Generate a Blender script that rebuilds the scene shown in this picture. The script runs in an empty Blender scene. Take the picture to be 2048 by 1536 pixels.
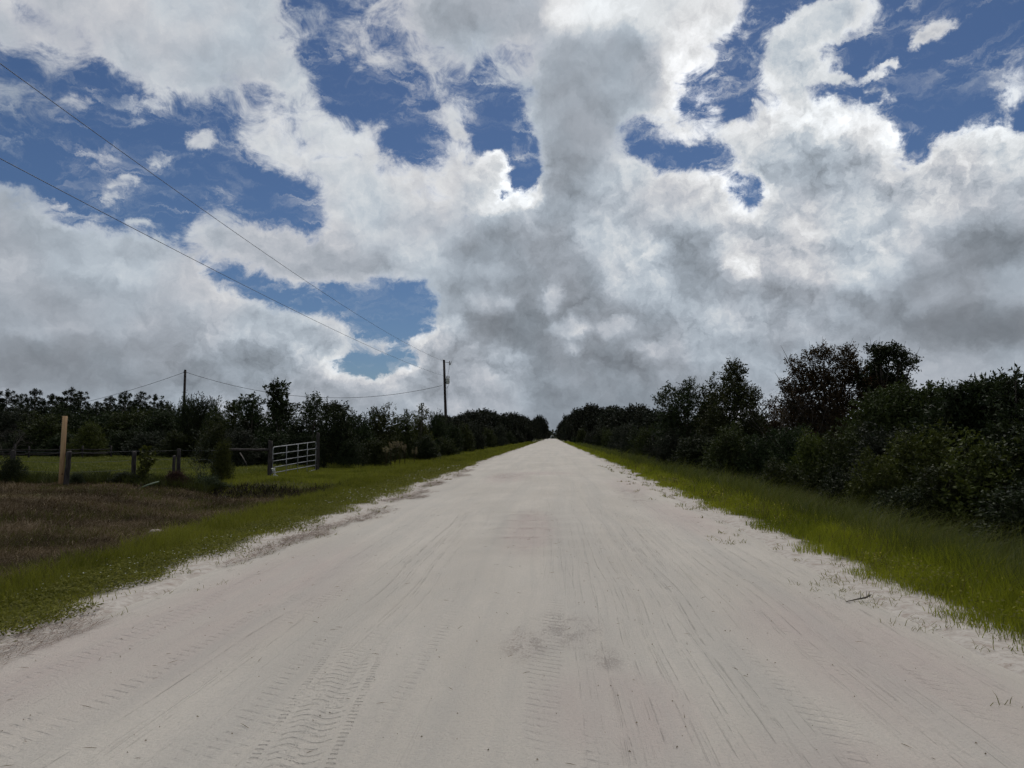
import bpy, math
import numpy as np
from mathutils import Vector, Matrix

SC = bpy.context.scene
COL = SC.collection
RNG = np.random.default_rng(11)
PI = math.pi

# ------------------------------------------------------------------ camera
F_PX, EYE = 1430.0, 1.55
PITCH, YAW = math.atan(106 / F_PX), math.atan(80 * math.cos(math.atan(106 / F_PX)) / F_PX)
cam_d = bpy.data.cameras.new("camera")
cam = bpy.data.objects.new("camera", cam_d)
COL.objects.link(cam)
cam.location = (0, 0, EYE)
cam.rotation_euler = (PI / 2 + PITCH, 0, YAW)
cam_d.sensor_width = 36
cam_d.lens = 36 * F_PX / 2048
cam_d.clip_start = 0.05
cam_d.clip_end = 6000
SC.camera = cam
FW = np.array([-math.sin(YAW) * math.cos(PITCH), math.cos(YAW) * math.cos(PITCH), math.sin(PITCH)])
RT = np.array([math.cos(YAW), math.sin(YAW), 0.0])
UPV = np.cross(RT, FW)


def ray(px, py):
    return FW + RT * ((px - 1024) / F_PX) - UPV * ((py - 768) / F_PX)


def at(px, py, Y):
    """where the sight line of a spot in the photo is Y metres down the road"""
    d = ray(px, py)
    t = Y / d[1]
    return np.array([d[0] * t, Y, EYE + d[2] * t])


def on_ground(px, py, z=0.0):
    d = ray(px, py)
    t = (z - EYE) / d[2]
    return np.array([d[0] * t, d[1] * t, z])


# ------------------------------------------------------------------ objects
def tag(o, label=None, cat=None, group=None, kind=None):
    if label: o["label"] = label
    if cat: o["category"] = cat
    if group: o["group"] = group
    if kind: o["kind"] = kind
    return o


def empty(name, loc=(0, 0, 0), rz=0.0, label=None, cat=None, group=None):
    o = bpy.data.objects.new(name, None)
    COL.objects.link(o)
    o.location = loc
    o.rotation_euler = (0, 0, rz)
    o.empty_display_size = 0.2
    return tag(o, label, cat, group)


def link(name, me, parent=None, mat=None):
    o = bpy.data.objects.new(name, me)
    COL.objects.link(o)
    if mat is not None and not me.materials:
        me.materials.append(mat)
    if parent is not None:
        o.parent = parent
    return o


def np_mesh(name, V, faces, tint=None, smooth=False):
    """V (n,3); faces: list of int arrays (m,k), one array per polygon size"""
    me = bpy.data.meshes.new(name)
    V = np.ascontiguousarray(V, dtype=np.float32)
    me.vertices.add(len(V))
    me.vertices.foreach_set("co", V.ravel())
    idx = np.concatenate([f.ravel() for f in faces]).astype(np.int32)
    sizes = np.concatenate([np.full(len(f), f.shape[1], dtype=np.int32) for f in faces])
    starts = np.concatenate([[0], np.cumsum(sizes)[:-1]]).astype(np.int32)
    me.loops.add(len(idx))
    me.loops.foreach_set("vertex_index", idx)
    me.polygons.add(len(sizes))
    me.polygons.foreach_set("loop_start", starts)
    me.polygons.foreach_set("loop_total", sizes)
    if smooth:
        me.polygons.foreach_set("use_smooth", np.ones(len(sizes), dtype=bool))
    me.update(calc_edges=True)
    if tint is not None:
        a = me.attributes.new("tint", "FLOAT", "POINT")
        a.data.foreach_set("value", np.ascontiguousarray(tint, dtype=np.float32))
    return me


class MB:
    """collects tubes and boxes, builds one mesh"""
    def __init__(self):
        self.V, self.F3, self.F4, self.n = [], [], [], 0

    def add(self, V, quads=None, tris=None):
        V = np.asarray(V, float)
        self.V.append(V)
        if quads is not None and len(quads): self.F4.append(np.asarray(quads) + self.n)
        if tris is not None and len(tris): self.F3.append(np.asarray(tris) + self.n)
        self.n += len(V)

    def tube(self, pts, radii, sides=8, cap=True, start=0.0):
        pts = np.asarray(pts, float)
        radii = np.broadcast_to(np.asarray(radii, float), (len(pts),))
        rings = []
        ref = None
        for i, p in enumerate(pts):
            t = pts[min(i + 1, len(pts) - 1)] - pts[max(i - 1, 0)]
            t = t / (np.linalg.norm(t) + 1e-9)
            if ref is None:
                ref = np.array([1.0, 0, 0]) if abs(t[0]) < 0.8 else np.array([0, 1.0, 0])
            a = ref - t * np.dot(ref, t)
            a /= np.linalg.norm(a) + 1e-9
            b = np.cross(t, a)
            ref = a
            th = np.linspace(0, 2 * PI, sides, endpoint=False) + start
            rings.append(p + radii[i] * (np.cos(th)[:, None] * a + np.sin(th)[:, None] * b))
        V = np.concatenate(rings)
        k = np.arange(sides)
        k2 = (k + 1) % sides
        q = np.concatenate([np.stack([i * sides + k, i * sides + k2, (i + 1) * sides + k2, (i + 1) * sides + k], 1) for i in range(len(pts) - 1)])
        tris = []
        if cap:
            V = np.concatenate([V, pts[:1], pts[-1:]])
            c0, c1 = len(V) - 2, len(V) - 1
            o = (len(pts) - 1) * sides
            tris = np.concatenate([np.stack([k2, k, np.full(sides, c0)], 1), np.stack([o + k, o + k2, np.full(sides, c1)], 1)])
        self.add(V, q, tris)

    def box(self, c, size, rot=0.0, taper=1.0, bevel=0.0):
        """upright box with an optional chamfer along its four vertical edges"""
        hx, hy, hz = np.array(size) / 2
        b = bevel
        if b > 0:
            prof = np.array([[hx, -hy + b], [hx, hy - b], [hx - b, hy], [-hx + b, hy], [-hx, hy - b], [-hx, -hy + b], [-hx + b, -hy], [hx - b, -hy]])
        else:
            prof = np.array([[hx, -hy], [hx, hy], [-hx, hy], [-hx, -hy]])
        n = len(prof)
        lo = np.c_[prof, np.full(n, -hz)]
        hi = np.c_[prof * taper, np.full(n, hz)]
        V = np.concatenate([lo, hi, [[0, 0, -hz]], [[0, 0, hz]]])
        cr, sr = math.cos(rot), math.sin(rot)
        V = np.c_[V[:, 0] * cr - V[:, 1] * sr, V[:, 0] * sr + V[:, 1] * cr, V[:, 2]] + np.asarray(c)
        k = np.arange(n); k2 = (k + 1) % n
        self.add(V, np.stack([k, k2, n + k2, n + k], 1),
                 np.concatenate([np.stack([k2, k, np.full(n, 2 * n)], 1), np.stack([n + k, n + k2, np.full(n, 2 * n + 1)], 1)]))

    def mesh(self, name, smooth=False):
        faces = []
        if self.F4: faces.append(np.concatenate(self.F4))
        if self.F3: faces.append(np.concatenate(self.F3))
        return np_mesh(name, np.concatenate(self.V), faces, smooth=smooth)

    def build(self, name, mat, parent=None, smooth=False):
        return link(name, self.mesh(name, smooth), parent, mat)


# ------------------------------------------------------------------ nodes
class NT:
    def __init__(self, tree):
        self.t = tree
        tree.nodes.clear()

    def n(self, typ, ins=None, **props):
        nd = self.t.nodes.new(typ)
        for k, v in props.items():
            setattr(nd, k, v)
        for k, v in (ins or {}).items():
            self.set(nd, k, v)
        return nd

    def set(self, nd, k, v):
        s = nd.inputs[k]
        if isinstance(v, bpy.types.NodeSocket): self.t.links.new(v, s)
        elif isinstance(v, bpy.types.Node): self.t.links.new(v.outputs[0], s)
        else: s.default_value = v

    def m(self, op, a, b=None, c=None, clamp=False):
        nd = self.n("ShaderNodeMath", {0: a}, operation=op, use_clamp=clamp)
        if b is not None: self.set(nd, 1, b)
        if c is not None: self.set(nd, 2, c)
        return nd.outputs[0]

    def vm(self, op, a, b=None, out=0):
        nd = self.n("ShaderNodeVectorMath", {0: a}, operation=op)
        if b is not None: self.set(nd, 1, b)
        return nd.outputs[out]

    def rng(self, v, a, b, c=0.0, d=1.0, smooth=True):
        return self.n("ShaderNodeMapRange", {"Value": v, "From Min": a, "From Max": b, "To Min": c, "To Max": d},
                      interpolation_type="SMOOTHSTEP" if smooth else "LINEAR").outputs[0]

    def mix(self, f, a, b, blend="MIX"):
        nd = self.n("ShaderNodeMix", {"Factor": f}, data_type="RGBA", blend_type=blend)
        self.set(nd, 6, a); self.set(nd, 7, b)
        return nd.outputs[2]

    def noise(self, vec, scale, detail=2.0, rough=0.5, dist=0.0, color=False):
        nd = self.n("ShaderNodeTexNoise", {"Vector": vec, "Scale": scale, "Detail": detail, "Roughness": rough, "Distortion": dist})
        return nd.outputs[1 if color else 0]

    def xyz(self, x, y, z=0.0):
        return self.n("ShaderNodeCombineXYZ", {0: x, 1: y, 2: z}).outputs[0]


def C4(c):
    return (c[0], c[1], c[2], 1.0)


def lin(v):
    v = np.asarray(v, float) / 255.0
    return np.where(v <= 0.04045, v / 12.92, ((v + 0.055) / 1.055) ** 2.4)
# ------------------------------------------------------------------ sky: clouds spread over azimuth and elevation
# The clouds are laid out over the sky in spots traced from the photo, turned into azimuth / elevation and
# stored row by row in colour ramps; noise breaks every edge up.
SUN_EL, SUN_AZ = math.radians(57), math.radians(7)
CELL = 8
GW, GH, GX0, GY0 = 2448 // CELL, 1264 // CELL, -200, -340
gx, gy = np.meshgrid(GX0 + CELL * (np.arange(GW) + 0.5), GY0 + CELL * (np.arange(GH) + 0.5))
skyD = np.zeros((GH, GW)); skyB = np.full((GH, GW), 178.0); skyT = np.full((GH, GW), 0.35)


def blur(a, r):
    r = max(1, int(round(r / CELL)))
    for _ in range(3):
        for ax in (0, 1):
            p = np.concatenate([np.repeat(np.take(a, [0], ax), r, ax), a, np.repeat(np.take(a, [-1], ax), r, ax)], ax)
            c = np.cumsum(p, ax)
            c = np.concatenate([np.zeros_like(np.take(c, [0], ax)), c], ax)
            n = a.shape[ax]
            a = (np.take(c, np.arange(n) + 2 * r + 1, ax) - np.take(c, np.arange(n), ax)) / (2 * r + 1)
    return a


def poly_mask(pts):
    inside = np.zeros(gx.shape, bool)
    n = len(pts)
    for i in range(n):
        x0, y0 = pts[i]; x1, y1 = pts[(i + 1) % n]
        if y0 == y1: continue
        cond = (gy < y0) != (gy < y1)
        inside ^= cond & (gx < (x1 - x0) * (gy - y0) / (y1 - y0) + x0)
    return inside.astype(float)


def ell_mask(e):
    x, y, rx, ry = e[:4]
    a = math.radians(e[4]) if len(e) > 4 else 0
    dx, dy = gx - x, gy - y
    u = dx * math.cos(a) + dy * math.sin(a); v = -dx * math.sin(a) + dy * math.cos(a)
    return np.clip(1.25 - np.sqrt((u / rx) ** 2 + (v / ry) ** 2), 0, 0.5) * 2


def lay(shape, feather, d=None, b=None, t=None):
    global skyD, skyB, skyT
    m = poly_mask(shape) if isinstance(shape, list) else ell_mask(shape)
    m = blur(m, feather) if feather >= CELL else m
    if d is not None: skyD = skyD * (1 - m) + d * m
    if b is not None: skyB = skyB * (1 - m) + b * m
    if t is not None: skyT = skyT * (1 - m) + t * m


# upper left: big pale sheet
lay([(-200, -340), (552, -340), (560, 0), (578, 42), (583, 104), (635, 172), (648, 208), (600, 205), (520, 172), (443, 182), (390, 208), (333, 188), (290, 172), (208, 125), (135, 130), (68, 112), (0, 92), (-200, 60)], 14, 0.93, 184, .5)
lay((110, 52, 110, 16, 18), 12, 0.5, 165); lay((20, 18, 60, 12, 10), 10, .45)
lay((450, 120, 110, 60), 20, 1, 178, .6); lay((330, 40, 160, 40), 20, 1, 190, .6); lay((430, 170, 90, 16, 12), 14, .55, 165)
lay((60, 190, 110, 70), 24, 0.43, 150, .9); lay((30, 250, 80, 24), 16, 0.42, 150, .8)
# thin veils top middle
lay([(585, -340), (870, -340), (860, 60), (1000, 100), (1090, 110), (1080, 190), (960, 180), (905, 260), (880, 205), (800, 150), (690, 160), (620, 130), (595, 60)], 24, 0.50, 178, .2)
lay((640, 30, 40, 50), 14, 0.34); lay((700, 110, 50, 16), 10, .42); lay((1045, 118, 45, 10), 8, .38); lay((760, 110, 60, 30), 14, .62)
# diagonal band
lay([(443, 208), (471, 234), (479, 297), (547, 354), (625, 375), (667, 417), (693, 443), (700, 480), (800, 560), (1000, 560), (1085, 430), (1000, 415), (955, 330), (945, 260), (960, 210), (900, 190), (880, 235), (800, 225), (700, 245), (655, 205), (600, 200), (520, 190)], 14, 0.74, 188, .15)
lay((720, 188, 90, 30, 15), 12, .12); lay((660, 160, 22, 30), 10, .15); lay((828, 268, 42, 40, 30), 12, .12); lay((840, 325, 40, 20, 20), 10, .38); lay((1000, 250, 46, 50, -20), 12, .14)
lay((1040, 225, 40, 26), 12, .4); lay((1050, 335, 30, 44), 10, .14); lay((690, 320, 34, 9), 8, .42); lay((700, 262, 28, 10), 8, .5); lay((560, 250, 30, 20), 10, .45)
lay((810, 440, 150, 60), 24, .92, 178, .2); lay((700, 350, 60, 40), 18, .85, 190); lay((790, 400, 120, 30), 18, .9, 196, .2); lay((770, 455, 40, 7, 24), 8, .6)
lay((500, 255, 30, 24), 10, .75, 190)
lay((650, 120, 26, 20), 8, .12); lay((720, 178, 80, 34, 12), 10, .02); lay((795, 215, 40, 16, 20), 8, .25); lay((828, 272, 46, 44, 30), 10, .02); lay((870, 300, 20, 26), 8, .2); lay((1003, 245, 48, 54, -20), 10, .03); lay((1052, 225, 26, 16), 8, .35)
lay((660, 40, 50, 22, 20), 10, .28); lay((760, 60, 40, 12, -20), 8, .35); lay((700, 20, 40, 12), 8, .3); lay((890, 140, 40, 12, -20), 8, .4); lay((960, 170, 40, 10, -10), 8, .4); lay((500, 215, 40, 10, 10), 8, .42); lay((560, 215, 26, 9), 8, .4); lay((610, 300, 30, 10, 20), 8, .5); lay((745, 330, 30, 9, 24), 8, .45); lay((640, 262, 50, 8, 10), 8, .55)
# grey roof of cloud and the tall grey column
lay([(835, -340), (1110, -340), (1110, 90), (1000, 95), (880, 85), (832, 40)], 12, 1, 170, .5); lay((910, 45, 70, 45), 16, 1, 153, .5)
lay([(1090, -340), (1500, -340), (1500, 40), (1440, 160), (1430, 290), (1320, 270), (1250, 240), (1240, 110), (1100, 100)], 14, .95, 208, .4)
lay((1180, 20, 80, 40), 16, 1, 224, .5); lay((1290, 25, 110, 30), 16, 1, 210, .6); lay((1380, 90, 40, 60), 14, .9, 216); lay((1370, 220, 60, 60, 30), 14, .86, 206, .2)
lay([(1085, 95), (1160, 62), (1310, 60), (1328, 140), (1318, 205), (1258, 240), (1245, 330), (1200, 480), (1085, 480), (1072, 380), (1080, 300), (1062, 210), (1075, 140)], 14, 1, 165, .5)
lay((1150, 190, 70, 90), 24, 1, 158, .5); lay((1130, 350, 50, 90), 18, 1, 152, .4); lay((1050, 285, 30, 30), 12, .8, 168)
# gaps right of the column
lay((1400, 200, 26, 34, 20), 10, .32); lay((1470, 130, 44, 36, -30), 14, .34, 170); lay((1500, 60, 30, 60), 12, .3)
lay([(1256, 228), (1290, 240), (1340, 285), (1430, 292), (1452, 240), (1478, 270), (1470, 330), (1400, 320), (1360, 355), (1320, 325), (1275, 315), (1240, 290)], 12, .18, 180)
lay((1300, 275, 40, 16), 10, .36)
lay((1392, 195, 30, 44, 18), 9, .10); lay((1362, 150, 14, 26), 8, .3); lay((1478, 120, 34, 44, -20), 10, .10); lay((1440, 175, 16, 40, 10), 8, .25); lay((1425, 310, 36, 26), 9, .06); lay((1462, 300, 16, 36), 8, .12); lay((1350, 318, 26, 18), 8, .10); lay((1270, 250, 26, 22), 8, .25); lay((1510, 20, 20, 50), 10, .15)
# upper right streaks
lay([(1525, 92), (1575, 45), (1640, 10), (1700, -30), (1760, -10), (1752, 52), (1690, 74), (1620, 92)], 12, .86, 202, .2); lay((1810, 12, 70, 12, -12), 10, .6, 195)
lay((1860, 68, 48, 15, -28), 9, .75, 200, .2); lay((1762, 142, 54, 11, -28), 8, .7, 200, .2); lay((1680, 155, 30, 12), 8, .6, 196); lay((1772, 202, 32, 7, -14), 8, .6, 195); lay((1720, 188, 60, 5, -16), 8, .45)
lay((1950, 125, 110, 16, -24), 14, .42, 170, .2); lay((2040, 150, 26, 50), 12, .7, 205); lay((2035, 190, 22, 16), 8, .8, 210); lay((1980, 12, 90, 20), 18, .34, 160)
# great cumulus on the right, down to the horizon
lay([(1205, 330), (1260, 320), (1330, 345), (1400, 352), (1452, 330), (1440, 270), (1456, 245), (1520, 225), (1530, 120), (1600, 98), (1662, 116), (1650, 150), (1600, 200), (1680, 203), (1692, 246), (1748, 232), (1795, 281), (1802, 310), (1760, 335), (1800, 362), (1805, 330), (1862, 320), (1905, 262), (1993, 252), (2014, 276), (2300, 250), (2300, 960), (1000, 960), (1000, 600), (1150, 450)], 10, 1, 188, .25)
lay((1500, 385, 24, 26, -30), 9, .22); lay((1480, 290, 16, 40), 9, .4); lay((1770, 340, 26, 16), 9, .35); lay((1870, 285, 40, 12, -20), 8, .5, 190); lay((1580, 150, 50, 40), 14, .7, 188)
lay((1820, 270, 20, 20), 8, .4, 190)
lay((1640, 250, 90, 40), 14, 1, 214, .4); lay((1740, 275, 40, 40), 12, 1, 212, .4); lay((1970, 290, 70, 34), 12, 1, 216, .7); lay((1860, 390, 60, 34, -30), 14, 1, 212, .3); lay((1380, 390, 90, 34), 14, 1, 206, .2)
lay((1620, 340, 60, 44), 18, 1, 165, .3); lay((1720, 330, 30, 40), 14, 1, 172, .3); lay((1600, 290, 26, 40), 12, 1, 188, .3)
lay((1335, 440, 26, 36), 10, 1, 142, .2); lay((1400, 440, 70, 50), 18, 1, 176, .2); lay((1380, 520, 60, 70, 30), 18, 1, 142, .3); lay((1560, 590, 150, 34, 6), 16, 1, 140, .7); lay((1400, 590, 80, 30), 16, 1, 138, .4)
lay((1470, 480, 46, 40), 12, 1, 200, .5); lay((1490, 530, 34, 26), 9, 1, 220, .8); lay((1700, 470, 130, 60, -30), 26, 1, 192, .5); lay((1770, 440, 60, 14, -38), 10, 1, 158, .3)
lay((2000, 400, 80, 80), 28, 1, 186, .8); lay((1985, 500, 120, 56, -10), 20, 1, 128, .8); lay((1880, 560, 80, 34), 20, 1, 138, .5); lay((1850, 640, 160, 60), 18, 1, 126, .5); lay((1990, 660, 120, 50, -6), 18, 1, 120, .7); lay((2030, 570, 60, 24, -30), 12, 1, 158, .6); lay((1860, 600, 60, 14, -30), 10, 1, 165)
lay((1600, 660, 200, 44), 22, 1, 166, .8); lay((1440, 660, 150, 60), 24, 1, 174, .6); lay((1350, 630, 60, 40), 16, 1, 172, .4); lay((1680, 700, 80, 34), 14, 1, 160, .6); lay((1530, 700, 80, 18), 12, 1, 144, .6)
lay((1900, 752, 260, 28), 16, 1, 172, 0); lay((1500, 760, 300, 24), 18, 1, 158, .2); lay((1900, 790, 60, 24), 10, 1, 188, 0); lay((2030, 730, 40, 18), 12, 1, 160)
lay((1250, 730, 130, 50), 24, 1, 142, .3); lay((1340, 770, 120, 24), 18, 1, 150, .2); lay((1300, 690, 80, 30), 16, 1, 164, .4)
lay((1260, 440, 110, 70), 24, 1, 184, .1); lay((1220, 540, 80, 50), 20, 1, 176, .2); lay((1290, 560, 50, 60), 16, 1, 196, .2)
lay((1496, 388, 26, 30, -30), 8, .05); lay((1468, 345, 14, 22), 7, .2); lay((1545, 190, 16, 30), 7, .35); lay((1505, 230, 14, 30), 7, .3); lay((1560, 215, 20, 9), 6, .3)
lay((1545, 265, 26, 22), 8, .8, 205); lay((1420, 360, 40, 22), 9, .9, 206)
# middle: dark bases, white tufts
lay([(880, 500), (1000, 440), (1090, 420), (1200, 560), (1280, 640), (1400, 720), (1400, 960), (800, 960), (800, 790), (900, 690), (910, 620), (860, 560)], 16, 1, 148, .15)
lay((1040, 455, 50, 24, -20), 10, 1, 150); lay((1060, 440, 30, 14), 8, 1, 190); lay((960, 590, 90, 40), 20, 1, 142, .3); lay((1080, 570, 90, 50), 20, 1, 146, .3); lay((1020, 660, 130, 44), 22, 1, 126, .2); lay((1220, 700, 110, 44), 22, 1, 126, .2); lay((1250, 625, 60, 24), 14, 1, 150)
lay((975, 605, 50, 16), 9, 1, 172, .2); lay((1100, 595, 16, 34, 20), 7, 1, 178, .1); lay((1142, 660, 32, 18), 7, 1, 174, .4); lay((1142, 695, 20, 10), 6, 1, 172, .4); lay((1225, 655, 44, 18), 9, 1, 172, .3)
lay((940, 545, 70, 20), 12, 1, 170); lay((1020, 520, 60, 30), 14, 1, 168)
lay((900, 650, 40, 40), 12, .9, 150)
lay((1000, 800, 220, 40), 24, 1, 144, 0); lay((1100, 850, 300, 30), 24, 1, 136, 0)
# white thunderhead edge
lay((985, 345, 32, 42, 30), 6, 1, 240, .4); lay((1020, 398, 62, 26, -12), 6, 1, 236, .3); lay((1008, 393, 13, 14, 30), 5, .15); lay((1030, 368, 16, 9, -30), 5, .2)
# left: small puffs in the blue
for e, d in (((156, 204, 36, 13, 10), .62), ((305, 214, 28, 9, 15), .45), ((207, 302, 32, 9, 8), .6), ((320, 325, 24, 9), .6), ((252, 364, 42, 11), .62), ((120, 409, 20, 7), .6), ((214, 401, 28, 10), .62), ((281, 444, 24, 8), .58), ((400, 280, 36, 22), .52), ((285, 245, 40, 20), .42), ((210, 245, 26, 6), .5), ((335, 415, 30, 24), .4), ((270, 215, 30, 10), .4), ((150, 330, 50, 40), .3), ((440, 410, 26, 20), .6)):
    lay(e, 8, d, 186, .2)
# long bar of cloud
lay([(380, 450), (453, 432), (520, 458), (588, 469), (640, 492), (677, 463), (729, 477), (800, 505), (900, 520), (900, 560), (800, 553), (729, 560), (625, 582), (578, 562), (500, 536), (525, 512), (432, 515), (372, 469)], 9, 1, 172, .3)
lay((700, 482, 50, 18), 8, 1, 196, .2); lay((850, 515, 60, 18), 9, 1, 190); lay((690, 520, 40, 24), 12, 1, 160, .4); lay((420, 430, 40, 18), 10, .6, 165, .6); lay((580, 500, 70, 22), 12, 1, 178, .3); lay((640, 545, 120, 12), 9, 1, 168, .3)
# lower left bank
lay([(-200, 350), (0, 370), (78, 385), (88, 432), (156, 443), (208, 458), (255, 469), (312, 474), (365, 484), (396, 521), (417, 552), (420, 594), (469, 599), (573, 615), (615, 625), (677, 640), (700, 660), (800, 686), (800, 700), (700, 716), (640, 722), (700, 745), (790, 752), (850, 740), (850, 960), (-200, 960)], 10, .97, 172, .2)
lay((30, 400, 60, 30), 16, .6, 150, .4); lay((250, 560, 180, 40), 24, 1, 182, .1); lay((60, 490, 90, 20), 16, 1, 158, .2); lay((60, 525, 80, 12), 10, 1, 182); lay((280, 510, 60, 20, 20), 12, 1, 168, .2); lay((100, 610, 170, 34), 24, 1, 156, .3); lay((330, 600, 100, 34), 18, 1, 176, .1)
lay((560, 655, 150, 26), 16, 1, 178, .1); lay((690, 690, 90, 8, 4), 8, .8, 180, .1); lay((470, 612, 50, 14), 10, 1, 186, .1)
lay((70, 715, 170, 50), 20, 1, 130, .2); lay((20, 672, 40, 16), 10, 1, 150); lay((180, 675, 90, 10), 10, 1, 166, .1); lay((300, 690, 100, 30), 18, 1, 146, .3)
lay((480, 720, 110, 30), 12, 1, 130, .4); lay((600, 700, 30, 26, 30), 8, 1, 188, .1); lay((640, 740, 60, 20, 25), 9, 1, 186, .1); lay((430, 678, 40, 9), 8, 1, 178); lay((540, 690, 60, 9), 8, 1, 186, .1); lay((740, 770, 90, 22), 12, 1, 176, .1); lay((250, 760, 260, 30), 20, 1, 134, .2); lay((500, 770, 120, 20), 14, 1, 146, .1); lay((640, 790, 120, 24), 14, 1, 156, .1)
lay([(640, 722), (690, 712), (790, 702), (830, 715), (815, 745), (700, 748)], 7, .12)
# cumulus by the pole
lay([(815, 745), (830, 665), (870, 650), (905, 640), (935, 690), (1000, 690), (1060, 740), (1050, 850), (800, 850)], 8, 1, 166, .1); lay((870, 675, 40, 20), 7, 1, 194, .1); lay((895, 652, 12, 16), 5, .9, 180); lay((960, 715, 40, 24), 8, 1, 182, .2); lay((940, 690, 14, 9), 5, .3); lay((900, 740, 60, 34), 14, 1, 148, .1); lay((985, 770, 60, 34), 14, 1, 158, .1)
lay((815, 738, 20, 12), 6, 1, 192)

skyB = 172 + np.where(skyB > 172, 1.30, 1.0) * (skyB - 172) + 7
skyD = .35 * skyD + .65 * blur(skyD, 18)
# small crisp things keep their edges
lay((985, 345, 30, 40, 30), 6, 1, 222); lay((1022, 398, 58, 24, -12), 6, 1, 222); lay((975, 372, 24, 30), 6, 1, 214)
lay((1040, 350, 26, 40, -8), 8, .0); lay((1003, 392, 10, 13, 30), 5, .05); lay((1062, 320, 18, 40), 8, .1); lay((1055, 285, 22, 30), 10, .45)
lay((1640, 45, 110, 34, -24), 8, .92, 206); lay((1860, 68, 46, 13, -28), 6, .85, 204); lay((1765, 140, 52, 10, -28), 6, .8, 204); lay((1680, 155, 28, 10), 6, .7, 198); lay((1772, 202, 30, 6, -14), 6, .66, 198)
lay((1496, 388, 22, 34, -30), 18, .10); lay((1425, 312, 36, 22), 18, .14); lay((1392, 195, 22, 38, 18), 18, .22); lay((1478, 120, 28, 40, -20), 20, .2)
lay((720, 180, 84, 32, 12), 20, .08); lay((828, 272, 44, 42, 30), 18, .06); lay((1003, 245, 44, 50, -20), 9, .02)
lay((750, 728, 80, 14, -4), 8, .08); lay((760, 640, 90, 34, 8), 12, .0); lay((560, 596, 110, 14, 14), 10, .1)
for e, d in (((156, 204, 34, 12, 10), .68), ((207, 302, 30, 8, 8), .66), ((320, 325, 22, 8), .66), ((252, 364, 40, 10), .68), ((120, 409, 19, 7), .74), ((214, 401, 26, 9), .78), ((281, 444, 22, 7), .72), ((305, 214, 26, 8, 15), .6), ((400, 280, 34, 20), .6)):
    lay(e, 6, d, 188)
for e, bb in (((870, 670, 50, 24), 206), ((1000, 725, 56, 28), 188), ((905, 645, 16, 16), 196), ((600, 690, 34, 24, 30), 204), ((650, 735, 64, 18, 25), 198), ((740, 765, 84, 18), 190), ((480, 676, 80, 8), 190), ((300, 545, 170, 28), 194), ((420, 590, 96, 26), 192), ((560, 655, 140, 20), 192), ((1140, 660, 36, 20), 190), ((1143, 695, 20, 10), 188), ((1105, 595, 17, 34, 20), 192), ((1225, 650, 48, 18), 186), ((975, 605, 54, 16), 184), ((120, 660, 150, 9), 176), ((60, 540, 90, 12), 186), ((1350, 700, 90, 24), 178), ((1450, 640, 100, 22), 190), ((1700, 520, 110, 40, -20), 204), ((1560, 470, 60, 40), 206), ((1260, 520, 60, 70), 200), ((1420, 420, 60, 26), 206), ((1850, 770, 180, 14), 184)):
    lay(e, 7, None, bb)
lay((800, 618, 70, 26, 12), 12, .0); lay((690, 600, 60, 16, 14), 10, .03); lay((790, 722, 50, 12, -4), 8, .05)
# how heaped (1) or smooth (0) the cloud is in each region
skyT[:] = .30
for e, r in (((1560, 400, 560, 330), .85), ((1700, 280, 200, 90), 1.0), ((1960, 320, 160, 100), 1.0), ((620, 720, 330, 60), 1.0), ((930, 720, 150, 80), 1.0), ((1250, 650, 200, 90), .75), ((1950, 620, 220, 110), .25), ((1190, 220, 130, 240), .22), ((200, 60, 420, 130), .12), ((100, 720, 220, 60), .18), ((1010, 380, 90, 70), 1.0), ((700, 500, 300, 50), .5), ((850, 430, 180, 90), .35), ((1250, 450, 160, 110), .7), ((1010, 600, 140, 90), .5)):
    lay(e, 40, t=r)

AZ0, AZ1, EL0, EL1, NC, NR = -40.0, 36.0, 0.0, 38.0, 145, 84
azs = np.radians(np.linspace(AZ0, AZ1, NC)); els = np.radians(np.linspace(EL0, EL1, NR))
ea, aa = np.meshgrid(els, azs, indexing="ij")
dirs = np.stack([np.sin(aa) * np.cos(ea), np.cos(aa) * np.cos(ea), np.sin(ea)], -1)
fz = dirs @ FW
ppx = 1024 + F_PX * (dirs @ RT) / fz
ppy = 768 - F_PX * (dirs @ UPV) / fz


def samp(a):
    fx = np.clip((ppx - GX0) / CELL - 0.5, 0, GW - 1.001); fy = np.clip((ppy - GY0) / CELL - 0.5, 0, GH - 1.001)
    x0 = fx.astype(int); y0 = fy.astype(int); u = fx - x0; v = fy - y0
    return a[y0, x0] * (1 - u) * (1 - v) + a[y0, x0 + 1] * u * (1 - v) + a[y0 + 1, x0] * (1 - u) * v + a[y0 + 1, x0 + 1] * u * v


tabD, tabB, tabT = np.clip(samp(skyD), 0, 1) , lin(samp(skyB)), np.clip(samp(skyT), 0, 1)

world = bpy.data.worlds.new("World")
SC.world = world
world.use_nodes = True
w = NT(world.node_tree)
dirv = w.n("ShaderNodeTexCoord").outputs["Generated"]
sep = w.n("ShaderNodeSeparateXYZ", {0: dirv})
az = w.m("MULTIPLY", w.m("ARCTAN2", sep.outputs[0], sep.outputs[1]), 180 / PI)
el = w.m("MULTIPLY", w.m("ARCSINE", sep.outputs[2]), 180 / PI)
pos = w.xyz(az, el, 0.0)
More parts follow.
